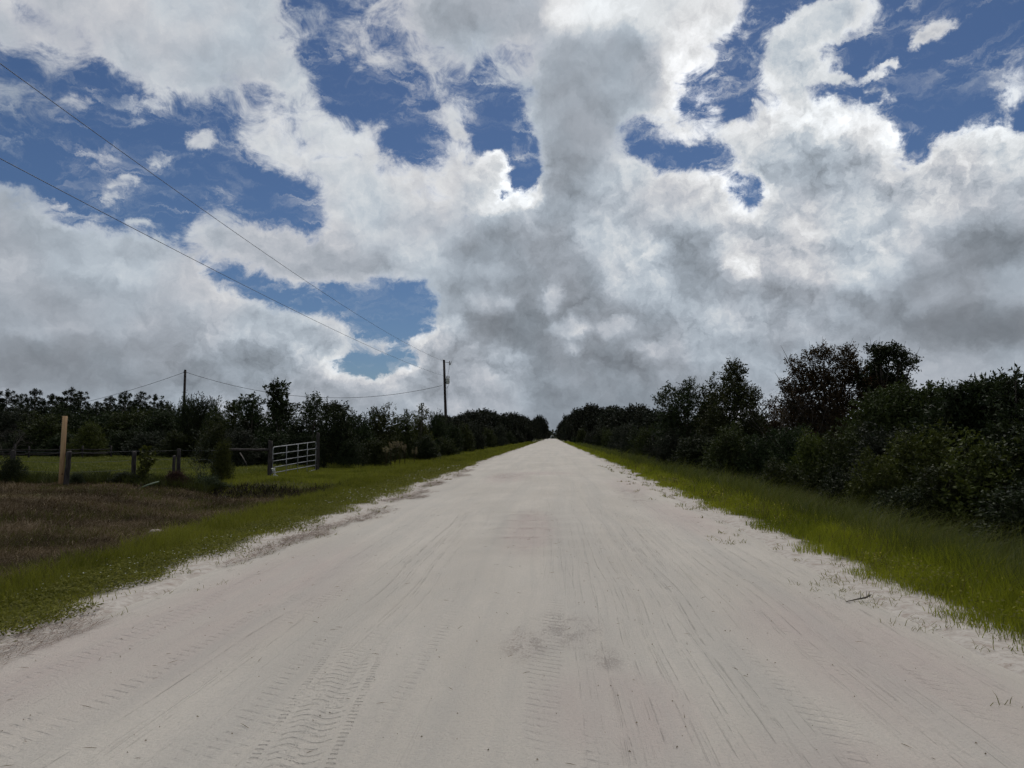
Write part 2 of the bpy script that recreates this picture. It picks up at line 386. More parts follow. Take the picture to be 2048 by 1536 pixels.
# turbulence that frays the outlines
w1 = w.vm("SUBTRACT", w.noise(pos, 0.55, 6, 0.68, color=True), (0.5, 0.5, 0.5))
w1s = w.n("ShaderNodeVectorMath", {0: w1, 1: (2.6, 2.0, 0)}, operation="MULTIPLY").outputs[0]
wp = w.vm("ADD", pos, w1s)
sp = w.n("ShaderNodeSeparateXYZ", {0: wp})
u = w.rng(sp.outputs[0], AZ0, AZ1, smooth=False)
t = w.rng(sp.outputs[1], EL0, EL1, 0, NR - 1, smooth=False)
NB = 5
per = NC // NB


def ramp_row(r):
    """one line of the sky as its own small node group (kept apart: editing ramps inside the big tree is slow)"""
    g = bpy.data.node_groups.new("sky_row", "ShaderNodeTree")
    g.interface.new_socket("u", in_out="INPUT", socket_type="NodeSocketFloat")
    g.interface.new_socket("row", in_out="OUTPUT", socket_type="NodeSocketColor")
    q = NT(g)
    ramps = []
    for k in range(NB):
        rp = q.n("ShaderNodeValToRGB")
        cr = rp.color_ramp
        cr.interpolation = "LINEAR"
        c0, c1 = k * per, min(k * per + per, NC - 1)
        for c in range(c0 + 1, c1):
            cr.elements.new(c / (NC - 1))
        cr.elements[0].position = c0 / (NC - 1)
        cr.elements[c1 - c0].position = c1 / (NC - 1)
        for c in range(c0, c1 + 1):
            cr.elements[c - c0].color = (tabD[r, c], tabB[r, c], tabT[r, c], 1)
        ramps.append(rp)
    gi = q.n("NodeGroupInput"); go = q.n("NodeGroupOutput")
    val = None
    for k, rp in enumerate(ramps):
        q.set(rp, 0, gi.outputs[0])
        val = rp.outputs[0] if val is None else q.mix(q.m("GREATER_THAN", gi.outputs[0], (k * per) / (NC - 1)), val, rp.outputs[0])
    q.set(go, 0, val)
    return g


rows = [ramp_row(r) for r in range(NR)]
acc = None
for r in range(NR):
    gn = w.n("ShaderNodeGroup")
    gn.node_tree = rows[r]
    # each row waits for the one before it, which keeps the number of values held at once small
    w.set(gn, 0, u if acc is None else w.m("MULTIPLY_ADD", acc, 1e-9, u))
    val = gn.outputs[0]
    if acc is None: acc = val
    else: acc = w.mix(w.m("SUBTRACT", t, float(r - 1), clamp=True), acc, val)
sc = w.n("ShaderNodeSeparateColor", {0: acc})
D, B, T = sc.outputs[0], sc.outputs[1], sc.outputs[2]
D = w.m("MULTIPLY_ADD", D, 1.50, -0.22)
# beyond the traced part the same weather goes on
far = w.m("MAXIMUM", w.rng(w.m("ABSOLUTE", w.m("ADD", az, 2.0)), 36, 44), w.rng(el, 35, 42))
gen = w.rng(w.noise(dirv, 3.2, 4, 0.6), 0.36, 0.58)
D = w.n("ShaderNodeMix", {0: far, 2: D, 3: gen}, data_type="FLOAT").outputs[0]
B = w.n("ShaderNodeMix", {0: far, 2: B, 3: 0.48}, data_type="FLOAT").outputs[0]
n1 = w.noise(w.n('ShaderNodeVectorMath', {0: pos, 1: (0.85, 1.15, 0)}, operation='MULTIPLY').outputs[0], 0.42, 7, 0.66, 0.7)


def heaps(p):
    """heaped, cauliflower-like relief: rounded bumps inside rounded bumps"""
    v = w.n("ShaderNodeTexVoronoi", {"Vector": p, "Scale": 0.30, "Detail": 4.0, "Roughness": 0.62, "Lacunarity": 2.4}, voronoi_dimensions="2D", feature="F1", normalize=True).outputs[0]
    return w.m("SUBTRACT", 0.30, v)


def billows(p):
    return w.noise(p, 0.26, 6, 0.62, 0.3)


wob = w.n("ShaderNodeVectorMath", {0: w1, 1: (2.4, 2.0, 0)}, operation="MULTIPLY").outputs[0]
pa = w.vm("ADD", pos, wob)
pb = w.vm("ADD", pa, (0.35, 0.75, 0.0))
ha = heaps(pa)
lit = w.m("SUBTRACT", ha, heaps(pb))          # upper faces of the heaps catch the light
na = billows(w.vm("ADD", wp, (31.0, 7.0, 0)))
nb = billows(w.vm("ADD", wp, (31.3, 7.9, 0)))
litn = w.m("SUBTRACT", na, nb)
R = T
amp = w.m("MULTIPLY_ADD", R, 0.2, 1.75)
dens = w.m("ADD", D, w.m("MULTIPLY_ADD", w.m("SUBTRACT", n1, 0.5), amp, w.m("MULTIPLY", ha, w.m("MULTIPLY_ADD", R, 0.5, 0.1))))
soft = w.m("MULTIPLY_ADD", R, -0.34, 1.06)
alpha = w.n("ShaderNodeMapRange", {"Value": dens, "From Min": 0.17, "From Max": soft, "To Min": 0.0, "To Max": 1.0}, interpolation_type="SMOOTHSTEP").outputs[0]
shade = w.m("ADD", 0.97, w.m("MULTIPLY", R, w.m("ADD", w.m("MULTIPLY", lit, 0.85), w.m("MULTIPLY", ha, 0.46))))
shade = w.m("ADD", shade, w.m("MULTIPLY", w.m("ADD", w.m("MULTIPLY", litn, 0.95), w.m("MULTIPLY", w.m("SUBTRACT", na, 0.5), 0.75)), w.m("MULTIPLY_ADD", R, 0.75, 0.35)))
# thin torn wisps drifting over the blue
strk = w.n("ShaderNodeMapping", {"Vector": wp, "Rotation": (0, 0, math.radians(-24)), "Scale": (0.20, 0.62, 1)}).outputs[0]
wisp = w.rng(w.noise(strk, 1.0, 7, 0.68, 0.8), 0.47, 0.74, 0, 0.62)
wisp = w.m("MULTIPLY", wisp, w.rng(D, -0.18, 0.12, 0.30, 1.0))
alpha = w.m("MAXIMUM", alpha, w.m("MULTIPLY_ADD", wisp, w.m("SUBTRACT", 1.0, alpha), alpha))
# thin rims let more light through
rim = w.m("MULTIPLY", alpha, w.m("SUBTRACT", 1.0, alpha))
# a bank of cloud is brightest along its thinner outer edge, where the sun behind shines through
edge = w.m("MULTIPLY", w.rng(w.m("MULTIPLY_ADD", w.m("SUBTRACT", n1, 0.5), 0.9, D), 0.72, 1.26, 1, 0), w.m("MULTIPLY_ADD", R, 0.30, 0.09))
B2 = w.m("MULTIPLY", B, w.m("ADD", edge, w.m("MULTIPLY_ADD", rim, 0.8, shade)))
hue = w.noise(pos, 0.12, 3, 0.5)
tintc = w.mix(w.rng(hue, 0.38, 0.62), (0.90, 1.0, 1.10, 1), (0.965, 0.985, 1.045, 1))
tintc = w.mix(w.rng(B2, 0.34, 0.65), w.mix(0.6, tintc, (0.855, 0.99, 1.16, 1)), tintc)
tintc = w.mix(w.m("MULTIPLY", w.rng(B2, 0.5, 0.75), 0.7), tintc, (0.99, 1.0, 1.0, 1))
cloudc = w.vm("SCALE", tintc)
cloudc.node.inputs["Scale"].default_value = 1.0
w.set(cloudc.node, "Scale", B2)
sky = w.n("ShaderNodeTexSky", sky_type="NISHITA", sun_disc=False, sun_elevation=SUN_EL, sun_rotation=SUN_AZ, air_density=1.0, dust_density=0.3, ozone_density=1.5)
blue = w.n("ShaderNodeVectorMath", {0: sky.outputs[0], 1: (0.0295, 0.0365, 0.0470)}, operation="MULTIPLY").outputs[0]
# the background strength is 0.1, so cloud luminance is divided by it
cl10 = w.n("ShaderNodeVectorMath", {0: cloudc, "Scale": 10.0}, operation="SCALE").outputs[0]
bl10 = w.n("ShaderNodeVectorMath", {0: blue, "Scale": 10.0}, operation="SCALE").outputs[0]
final = w.mix(alpha, bl10, cl10)
bg = w.n("ShaderNodeBackground", {"Color": final, "Strength": 0.1})
w.n("ShaderNodeOutputWorld", {"Surface": bg})
world.cycles.sampling_method = "NONE"

sun_d = bpy.data.lights.new("sun", "SUN")
sun_d.energy = 2.0
sun_d.angle = math.radians(14)
sun_d.color = (1.0, 0.96, 0.90)
sun = bpy.data.objects.new("sun", sun_d)
COL.objects.link(sun)
sdir = Vector((math.sin(SUN_AZ) * math.cos(SUN_EL), math.cos(SUN_AZ) * math.cos(SUN_EL), math.sin(SUN_EL)))
sun.rotation_euler = sdir.to_track_quat("Z", "Y").to_euler()

SC.cycles.adaptive_threshold = 0.03
SC.cycles.max_bounces = 4
SC.cycles.diffuse_bounces = 3
SC.cycles.use_light_tree = False
SC.view_settings.view_transform = "Standard"
SC.view_settings.look = "None"
SC.view_settings.exposure = 0.0
SC.view_settings.gamma = 1.0
# ------------------------------------------------------------------ materials
def material(name):
    m = bpy.data.materials.new(name)
    m.use_nodes = True
    return m, NT(m.node_tree)


def foliage(name, dark, light, trans=0.25, rough=0.6, spec=0.10, stray=None):
    """leaves: each leaf takes its own shade between two greens; some light passes through"""
    m, q = material(name)
    t = q.n("ShaderNodeAttribute", attribute_name="tint").outputs["Fac"]
    oi = q.n("ShaderNodeObjectInfo").outputs["Random"]
    c = q.mix(t, C4(dark), C4(light))
    if stray is not None:
        c = q.mix(q.m("GREATER_THAN", t, 0.93), c, C4(stray))
    hsv = q.n("ShaderNodeHueSaturation", {"Hue": q.m("MULTIPLY_ADD", oi, 0.03, 0.485), "Saturation": 1.0, "Value": q.m("MULTIPLY_ADD", oi, 0.5, 0.75), "Color": c})
    p = q.n("ShaderNodeBsdfPrincipled", {"Base Color": hsv.outputs[0], "Roughness": rough, "Specular IOR Level": spec})
    tr = q.n("ShaderNodeBsdfTranslucent", {"Color": q.vm("MULTIPLY", hsv.outputs[0], (1.2, 1.25, 0.6))})
    mx = q.n("ShaderNodeMixShader", {0: trans, 1: p, 2: tr})
    q.n("ShaderNodeOutputMaterial", {0: mx})
    return m


M = {}
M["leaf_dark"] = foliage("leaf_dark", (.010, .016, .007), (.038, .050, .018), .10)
M["leaf_olive"] = foliage("leaf_olive", (.015, .021, .007), (.052, .061, .017), .14)
M["leaf_gray"] = foliage("leaf_gray", (.015, .019, .012), (.044, .050, .030), .08)
M["leaf_yellow"] = foliage("leaf_yellow", (.024, .030, .008), (.080, .088, .020), .18)
M["leaf_maple"] = foliage("leaf_maple", (.020, .017, .009), (.056, .034, .017), .25, stray=(.10, .030, .016))
M["leaf_oak"] = foliage("leaf_oak", (.011, .014, .009), (.030, .033, .018), .04)
M["leaf_red"] = foliage("leaf_red", (.030, .012, .012), (.055, .026, .020), .15)
M["needle"] = foliage("needle", (.008, .013, .007), (.024, .033, .013), .06)
M["grass_right"] = foliage("grass_right", (.088, .102, .012), (.245, .245, .028), .42, .6, .1)
M["grass_tall"] = foliage("grass_tall", (.042, .052, .011), (.115, .115, .030), .32, .6, .1)
M["grass_left"] = foliage("grass_left", (.086, .092, .016), (.220, .216, .042), .32, .7, .05, stray=(.16, .14, .06))
M["grass_field"] = foliage("grass_field", (.090, .108, .026), (.195, .205, .052), .25, .6, .15)
M["creeper"] = foliage("creeper", (.072, .076, .016), (.205, .200, .048), .28, .7, .04)
M["straw"] = foliage("straw", (.052, .038, .022), (.165, .124, .075), .12, .8, .05, stray=(.30, .24, .16))
M["straw_red"] = foliage("straw_red", (.085, .055, .042), (.20, .135, .10), .10, .8, .1)
M["bank_weed"] = foliage("bank_weed", (.014, .014, .007), (.038, .030, .016), .1)
M["rank"] = foliage("rank", (.020, .026, .008), (.060, .066, .018), .25)
M["plume"] = foliage("plume", (.14, .115, .085), (.24, .20, .15), .3, .8, .1)
M["petal"] = foliage("petal", (.55, .56, .52), (.75, .75, .70), .2, .6, .2)
M["blossom"] = foliage("blossom", (.30, .24, .03), (.5, .42, .06), .2, .6, .2)


def bark(name, a, b, sc=9.0):
    m, q = material(name)
    tc = q.n("ShaderNodeTexCoord").outputs["Object"]
    st = q.vm("MULTIPLY", tc, (sc, sc, sc * .22))
    n = q.noise(st, 1.0, 5, .65)
    c = q.mix(q.rng(n, .3, .7), C4(a), C4(b))
    bp = q.n("ShaderNodeBump", {"Strength": .5, "Distance": .02, "Height": n})
    p = q.n("ShaderNodeBsdfPrincipled", {"Base Color": c, "Roughness": .9, "Specular IOR Level": .15, "Normal": bp.outputs[0]})
    q.n("ShaderNodeOutputMaterial", {0: p})
    return m


M["bark"] = bark("bark", (.035, .028, .022), (.10, .085, .070))
M["bare_twig"] = bark("bare_twig", (.06, .05, .045), (.13, .112, .10), 20)
M["pole_wood"] = bark("pole_wood", (.016, .013, .012), (.040, .032, .028), 6)
M["old_wood"] = bark("old_wood", (.020, .017, .016), (.062, .054, .049), 14)


def lumber():
    m, q = material("lumber")
    tc = q.n("ShaderNodeTexCoord").outputs["Object"]
    n = q.noise(q.vm("MULTIPLY", tc, (38, 38, 1.3)), 1.0, 4, .6)
    big = q.noise(q.vm("MULTIPLY", tc, (6, 6, .8)), 1.0, 3, .5)
    c = q.mix(q.rng(n, .35, .65), (.27, .165, .085, 1), (.40, .265, .135, 1))
    c = q.mix(q.rng(big, .4, .7, 0, .5), c, (.25, .13, .07, 1))
    knot = q.n("ShaderNodeTexVoronoi", {"Vector": q.vm("MULTIPLY", tc, (5, 5, 2.2)), "Scale": 1.0}).outputs[0]
    c = q.mix(q.rng(knot, .05, .11, 1, 0), c, (.10, .045, .02, 1))
    bp = q.n("ShaderNodeBump", {"Strength": .25, "Distance": .01, "Height": n})
    p = q.n("ShaderNodeBsdfPrincipled", {"Base Color": c, "Roughness": .75, "Specular IOR Level": .2, "Normal": bp.outputs[0]})
    q.n("ShaderNodeOutputMaterial", {0: p})
    return m


M["lumber"] = lumber()


def plain(name, col, rough=.6, metal=0.0, var=.25, sc=8.0):
    m, q = material(name)
    tc = q.n("ShaderNodeTexCoord").outputs["Object"]
    n = q.noise(tc, sc, 5, .6)
    c = q.mix(q.rng(n, .3, .7), C4([v * (1 - var) for v in col]), C4([min(1, v * (1 + var)) for v in col]))
    p = q.n("ShaderNodeBsdfPrincipled", {"Base Color": c, "Roughness": q.m("MULTIPLY_ADD", n, .3, rough - .15), "Metallic": metal})
    q.n("ShaderNodeOutputMaterial", {0: p})
    return m


M["galvanized"] = plain("galvanized", (.25, .25, .255), .6, .2, .4, 4)
M["can_gray"] = plain("can_gray", (.42, .44, .43), .5, 0, .08)
M["dark_iron"] = plain("dark_iron", (.05, .05, .05), .6, .3)
M["porcelain"] = plain("porcelain", (.13, .11, .10), .3)
M["wire"] = plain("wire", (.035, .037, .042), .6)
M["cloth_white"] = plain("cloth_white", (.55, .54, .50), .8)
M["cane_green"] = plain("cane_green", (.085, .115, .065), .7)
M["stone"] = plain("stone", (.30, .25, .21), .9)
# ------------------------------------------------------------------ terrain
def sm(a, b, x):
    t = np.clip((np.asarray(x, float) - a) / (b - a), 0, 1)
    return t * t * (3 - 2 * t)


def vnoise(x, y, seed=0):
    """smooth value noise, 0..1"""
    x = np.asarray(x, float); y = np.asarray(y, float)
    xi = np.floor(x); yi = np.floor(y); u = x - xi; v = y - yi
    u = u * u * (3 - 2 * u); v = v * v * (3 - 2 * v)

    def h(a, b):
        s = np.sin(a * 127.1 + b * 311.7 + seed * 74.7) * 43758.5453
        return s - np.floor(s)
    return (h(xi, yi) * (1 - u) + h(xi + 1, yi) * u) * (1 - v) + (h(xi, yi + 1) * (1 - u) + h(xi + 1, yi + 1) * u) * v


def fbm(x, y, seed=0, n=4):
    s = 0; a = .5; tot = 0
    for i in range(n):
        s = s + a * vnoise(np.asarray(x) * 2 ** i, np.asarray(y) * 2 ** i, seed + i); tot += a; a *= .55
    return s / tot


def edge_l(y):
    return -4.05 - .30 * sm(10, 60, y) + .45 * (fbm(np.asarray(y) * .35, 0.5, 3, 4) - .5) * 1.6


def edge_r(y):
    return 3.22 + .10 * sm(10, 60, y) + .45 * (fbm(np.asarray(y) * .40, 9.5, 8, 4) - .5) * 1.5


def land(x, y):
    """height of the land without the road bed"""
    x = np.asarray(x, float); y = np.asarray(y, float)
    drive = sm(24.0, 26.0, y) * (1 - sm(35.5, 38.5, y))
    depth = .46 - .16 * sm(30, 40, y)
    left = (1 - sm(-9.0, -5.5, x)) * sm(-15.0, -9.8, x)
    z = -depth * left * (1 - drive)
    z = z - .10 * (1 - sm(-6.2, -4.2, x))
    z = z - .55 * sm(4.3, 7.0, x) * (1 - sm(8.0, 10.5, x)) - .12 * sm(3.6, 5, x)
    off = 1 - sm(-4.6, -4.0, x) * (1 - sm(3.2, 3.8, x))
    z = z + off * (.10 * (fbm(x * .5, y * .5, 5, 4) - .5) + .05 * (fbm(x * 2.2, y * 2.2, 9, 3) - .5))
    z = z + .5 * sm(60, 160, np.hypot(x, y)) * (fbm(x * .02, y * .02, 2, 2) - .5) * sm(10, 40, np.abs(x))
    return z


def road_z(x, y):
    x = np.asarray(x, float); y = np.asarray(y, float)
    z = .05 - .004 * (x + .4) ** 2
    z = z + .035 * (fbm(x * .55 + 40, y * .22, 21, 3) - .5)
    # washboard ripples in the middle of the road
    m = np.exp(-((x + .35) / .75) ** 2) * sm(8.8, 10, y) * (1 - sm(13.8, 15.5, y))
    z = z + m * .022 * np.sin(y * 2 * PI / 1.05 + 1.2 * fbm(x * 1.5, y * .7, 30, 2))
    m2 = np.exp(-((x - .1) / .5) ** 2 - ((y - 5.4) / .7) ** 2)
    z = z - .022 * m2
    z = z + .006 * (fbm(x * 5, y * 2.2, 33, 3) - .5)
    return z


def ground_z(x, y):
    """what things stand on"""
    return land(x, y)


def axis(*segs):
    out = [segs[0][0]]
    for a, b, s in segs:
        n = max(1, int(round((b - a) / s)))
        out += list(a + (b - a) * (np.arange(1, n + 1) / n))
    return np.array(out)


def geo(a, b, n):
    return list(a * (b / a) ** (np.arange(1, n + 1) / n))


def grid_mesh(name, xs, ys, zf, smooth=True):
    X, Y = np.meshgrid(xs, ys)
    V = np.stack([X.ravel(), Y.ravel(), zf(X, Y).ravel()], 1)
    nx, ny = len(xs), len(ys)
    i = np.arange(ny - 1)[:, None] * nx + np.arange(nx - 1)[None, :]
    q = np.stack([i, i + 1, i + 1 + nx, i + nx], -1).reshape(-1, 4)
    return np_mesh(name, V, [q], smooth=smooth)


gxs = np.array(sorted([-v for v in geo(20, 2600, 26)] + list(axis((-20, -14, .4), (-14, -3, .14), (-3, 2.6, .8), (2.6, 11, .14), (11, 20, .5))) + geo(20, 2600, 26)))
gys = np.array(sorted([-v for v in geo(12, 600, 12)] + list(axis((-12, 2, 1), (2, 42, .16), (42, 90, .7))) + geo(90, 3200, 45)))


def ground_h(x, y):
    z = land(x, y)
    inside = sm(edge_l(y) - .05, edge_l(y) + .5, x) * (1 - sm(edge_r(y) - .5, edge_r(y) + .05, x))
    return z - .12 * inside


def ground_material():
    m, q = material("ground_soil")
    pos = q.n("ShaderNodeTexCoord").outputs["Object"]
    s = q.n("ShaderNodeSeparateXYZ", {0: pos})
    X, Y = s.outputs[0], s.outputs[1]
    n = q.noise(pos, 1.6, 6, .62)
    nf = q.noise(pos, 14, 4, .6)
    soil = q.mix(q.rng(n, .35, .65), (.050, .050, .016, 1), (.095, .098, .028, 1))
    soil = q.mix(q.rng(nf, .45, .7, 0, .6), soil, (.055, .040, .022, 1))
    # mown, dried-off ditch on the left
    dn = q.m("MULTIPLY_ADD", n, 1.6, X)
    dry = q.m("MULTIPLY", q.m("MULTIPLY", q.rng(dn, -14.2, -13.2), q.rng(dn, -5.6, -4.9, 1, 0)), q.rng(Y, 24.5, 25.6, 1, 0))
    drycol = q.mix(q.rng(nf, .35, .65), (.045, .033, .019, 1), (.120, .090, .054, 1))
    c = q.mix(dry, soil, drycol)
    # loose sand along both edges of the road
    e = q.m("MULTIPLY_ADD", q.m("SUBTRACT", q.noise(pos, 2.3, 5, .65), .5), 1.5, X)
    sand = q.m("MULTIPLY", q.rng(e, -4.95, -4.35), q.rng(e, 3.5, 4.05, 1, 0))
    sc = q.mix(q.rng(nf, .35, .65), (.36, .32, .28, 1), (.47, .43, .385, 1))
    sc = q.mix(q.rng(q.noise(pos, 7, 5, .7), .52, .66, 0, .6), sc, (.20, .145, .11, 1))
    c = q.mix(sand, c, sc)
    bp = q.n("ShaderNodeBump", {"Strength": .6, "Distance": .03, "Height": nf})
    p = q.n("ShaderNodeBsdfPrincipled", {"Base Color": c, "Roughness": .95, "Specular IOR Level": .1, "Normal": bp.outputs[0]})
    q.n("ShaderNodeOutputMaterial", {0: p})
    return m


def road_material():
    m, q = material("road_sand")
    pos = q.n("ShaderNodeTexCoord").outputs["Object"]
    s = q.n("ShaderNodeSeparateXYZ", {0: pos})
    X, Y = s.outputs[0], s.outputs[1]
    wob = q.m("MULTIPLY", q.m("SUBTRACT", q.noise(q.xyz(0, q.m("MULTIPLY", Y, .11), 3.0), 1.0, 2), .5), .75)
    Xw = q.m("ADD", X, wob)

    def ell(cx, cy, rx, ry):
        dx = q.m("MULTIPLY", q.m("SUBTRACT", X, cx), 1 / rx); dy = q.m("MULTIPLY", q.m("SUBTRACT", Y, cy), 1 / ry)
        d = q.m("SQRT", q.m("ADD", q.m("MULTIPLY", dx, dx), q.m("MULTIPLY", dy, dy)))
        return q.rng(d, .35, 1.1, 1, 0)

    def add(vals):
        a = vals[0]
        for b in vals[1:]: a = q.m("MAXIMUM", a, b)
        return a
    n_big = q.noise(q.vm("MULTIPLY", pos, (.55, .22, 1)), 1.0, 5, .6)
    n_mid = q.noise(q.vm("MULTIPLY", pos, (2.6, .9, 1)), 1.0, 5, .65)
    n_fine = q.noise(pos, 55, 4, .7)
    n_grain = q.noise(pos, 240, 2, .6)
    base = q.mix(q.rng(n_big, .35, .65), (.490, .440, .376, 1), (.565, .512, .442, 1))
    base = q.mix(q.rng(n_mid, .4, .75, 0, .35), base, (.42, .395, .355, 1))
    # rosy clay showing through in places
    pink = add([ell(2.2, 5.4, .9, 2.4), ell(-2.9, 7, 1.0, 4), ell(.35, 4.1, .6, .9), ell(-3.5, 4.6, .8, 2.5), ell(2.5, 14, .7, 4), ell(1.4, 3.0, 1.2, 1.0), ell(-.35, 12, .55, 3.4), ell(2.4, 23, .8, 5), ell(-1.7, 27, 1.0, 4), ell(-.6, 30, 2.0, 2)])
    c = q.mix(q.m("MULTIPLY", pink, q.rng(n_mid, .25, .7, .35, .80)), base, (.475, .385, .345, 1))
    # damp, dark red crumbs where the crown has broken up
    crumbs = q.rng(q.m("ADD", n_fine, q.m("MULTIPLY", q.m("SUBTRACT", q.noise(q.vm("MULTIPLY", pos, (6, 3, 1)), 1.0, 4, .7), .5), .9)), .50, .66)
    wave = q.rng(q.m("SINE", q.m("MULTIPLY_ADD", Y, 2 * PI / 1.05, q.m("MULTIPLY_ADD", n_mid, 5.0, -3.4))), -.5, .9)
    broken = add([q.m("MULTIPLY", ell(-.42, 12.2, .62, 2.9), wave), q.m("MULTIPLY", ell(.10, 5.75, .36, .60), .55), q.m("MULTIPLY", ell(-.20, 5.35, .20, .55), .55), q.m("MULTIPLY", ell(.34, 5.05, .18, .35), .5), q.m("MULTIPLY", ell(-1.75, 28, 1.0, 3.0), .6), q.m("MULTIPLY", ell(2.1, 19, .5, 3.5), .6)])
    c = q.mix(q.m("MULTIPLY", broken, q.rng(n_mid, .35, .65, .12, .5)), c, (.40, .32, .285, 1))
    c = q.mix(q.m("MULTIPLY", broken, q.m("MULTIPLY", crumbs, .75)), c, (.13, .075, .062, 1))
    # worn wheel paths: broad, soft, slightly darker bands
    band = q.noise(q.xyz(q.m("MULTIPLY", Xw, 2.1), q.m("MULTIPLY", Y, .035), 21.0), 1.0, 4, .6)
    c = q.mix(q.rng(band, .40, .68, 0, .42), c, (.40, .372, .335, 1))
    thin = q.noise(q.xyz(q.m("MULTIPLY", Xw, 9.0), q.m("MULTIPLY", Y, .06), 27.0), 1.0, 4, .7)
    c = q.mix(q.rng(thin, .50, .72, 0, .25), c, (.37, .345, .31, 1))
    # wheel lines: many fine grooves along the road, stronger in some lanes
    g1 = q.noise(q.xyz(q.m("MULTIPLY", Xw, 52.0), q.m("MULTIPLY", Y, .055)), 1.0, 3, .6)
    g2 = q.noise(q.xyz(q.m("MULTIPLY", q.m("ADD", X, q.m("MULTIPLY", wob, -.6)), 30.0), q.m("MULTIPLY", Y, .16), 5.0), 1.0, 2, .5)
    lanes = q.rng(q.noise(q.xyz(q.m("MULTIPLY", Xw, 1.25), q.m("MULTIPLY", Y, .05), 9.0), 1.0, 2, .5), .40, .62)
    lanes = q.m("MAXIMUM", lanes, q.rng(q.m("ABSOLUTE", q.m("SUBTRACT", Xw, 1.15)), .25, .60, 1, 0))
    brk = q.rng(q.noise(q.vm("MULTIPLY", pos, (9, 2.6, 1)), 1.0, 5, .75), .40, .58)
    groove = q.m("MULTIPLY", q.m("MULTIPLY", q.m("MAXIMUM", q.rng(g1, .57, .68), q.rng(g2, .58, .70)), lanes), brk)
    c = q.mix(q.m("MULTIPLY", groove, .07), c, (.20, .18, .16, 1))  # packed sand, plus groove shade painted in where the bump shows weakly
    # one fresh tread print left of the middle
    tx = q.m("ADD", X, q.m("MULTIPLY_ADD", Y, .10, .88))
    ty = q.m("ADD", Y, q.m("MULTIPLY", q.m("SUBTRACT", n_fine, .5), .02))
    ribs = q.rng(q.m("SINE", q.m("MULTIPLY", ty, 2 * PI / .048)), .25, .8)
    chev = q.rng(q.m("SINE", q.m("MULTIPLY_ADD", ty, 2 * PI / .075, q.m("MULTIPLY", q.m("SINE", q.m("MULTIPLY", tx, 26)), 2.6))), .5, .9)
    at_ = q.m("ABSOLUTE", tx)
    lug = q.m("MULTIPLY", q.rng(at_, .165, .175), q.rng(at_, .205, .215, 1, 0))
    mid = q.rng(at_, .125, .145, 1, 0)
    tread = q.m("ADD", q.m("MULTIPLY", ribs, lug), q.m("MULTIPLY", chev, q.m("MULTIPLY", mid, .8)), clamp=True)
    tread = q.m("MULTIPLY", q.m("MULTIPLY", tread, q.rng(Y, 4.6, 5.6, 1, 0)), q.rng(q.noise(q.vm("MULTIPLY", pos, (14, 5, 1)), 1.0, 4, .7), .40, .60))
    c = q.mix(q.m("MULTIPLY", tread, .17), c, (.17, .155, .14, 1))  # debris in the print, with its shade put into the colour
    # other faint tread bands
    t2 = q.m("MULTIPLY", q.rng(q.m("SINE", q.m("MULTIPLY_ADD", Y, 2 * PI / .09, q.m("MULTIPLY", Xw, 30))), .3, .8), q.rng(q.noise(q.xyz(q.m("MULTIPLY", Xw, 2.6), q.m("MULTIPLY", Y, .12), 17.0), 1.0, 3, .6), .57, .66))
    t2 = q.m("MULTIPLY", t2, brk)
    c = q.mix(q.m("MULTIPLY", t2, .07), c, (.22, .20, .18, 1))  # fainter debris and painted shade between the ribs
    # grains and specks
    c = q.mix(q.rng(n_fine, .42, .70, 0, .38), c, (.36, .335, .295, 1))
    c = q.mix(q.rng(n_fine, .25, .42, .25, 0), c, (.60, .58, .53, 1))
    c = q.mix(q.rng(n_grain, .3, .7, 0, .42), c, (.33, .31, .285, 1))
    spk = q.n("ShaderNodeTexVoronoi", {"Vector": pos, "Scale": 26.0}).outputs[0]
    spk2 = q.m("MULTIPLY", q.rng(spk, .05, .10, 1, 0), q.rng(q.noise(pos, 3.1, 3, .6), .52, .60))
    c = q.mix(q.m("MULTIPLY", spk2, .5), c, (.14, .11, .09, 1))
    h = q.m("MULTIPLY_ADD", n_fine, .35, q.m("MULTIPLY", n_mid, .5))
    h = q.m("SUBTRACT", h, q.m("MULTIPLY", q.m("MAXIMUM", q.m("MULTIPLY", groove, .42), q.m("MAXIMUM", tread, q.m("MULTIPLY", t2, .5))), .55))
    h = q.m("SUBTRACT", h, q.m("MULTIPLY", q.m("MULTIPLY", broken, crumbs), -.14))
    h = q.m("MULTIPLY_ADD", n_grain, .12, h)
    bp = q.n("ShaderNodeBump", {"Strength": .9, "Distance": .035, "Height": h})
    p = q.n("ShaderNodeBsdfPrincipled", {"Base Color": c, "Roughness": .92, "Specular IOR Level": .15, "Normal": bp.outputs[0]})
    q.n("ShaderNodeOutputMaterial", {0: p})
    return m


ground = link("ground", grid_mesh("ground", gxs, gys, ground_h), None, ground_material())
tag(ground, "flat land with a grassy ditch along each side of the road", kind="structure")

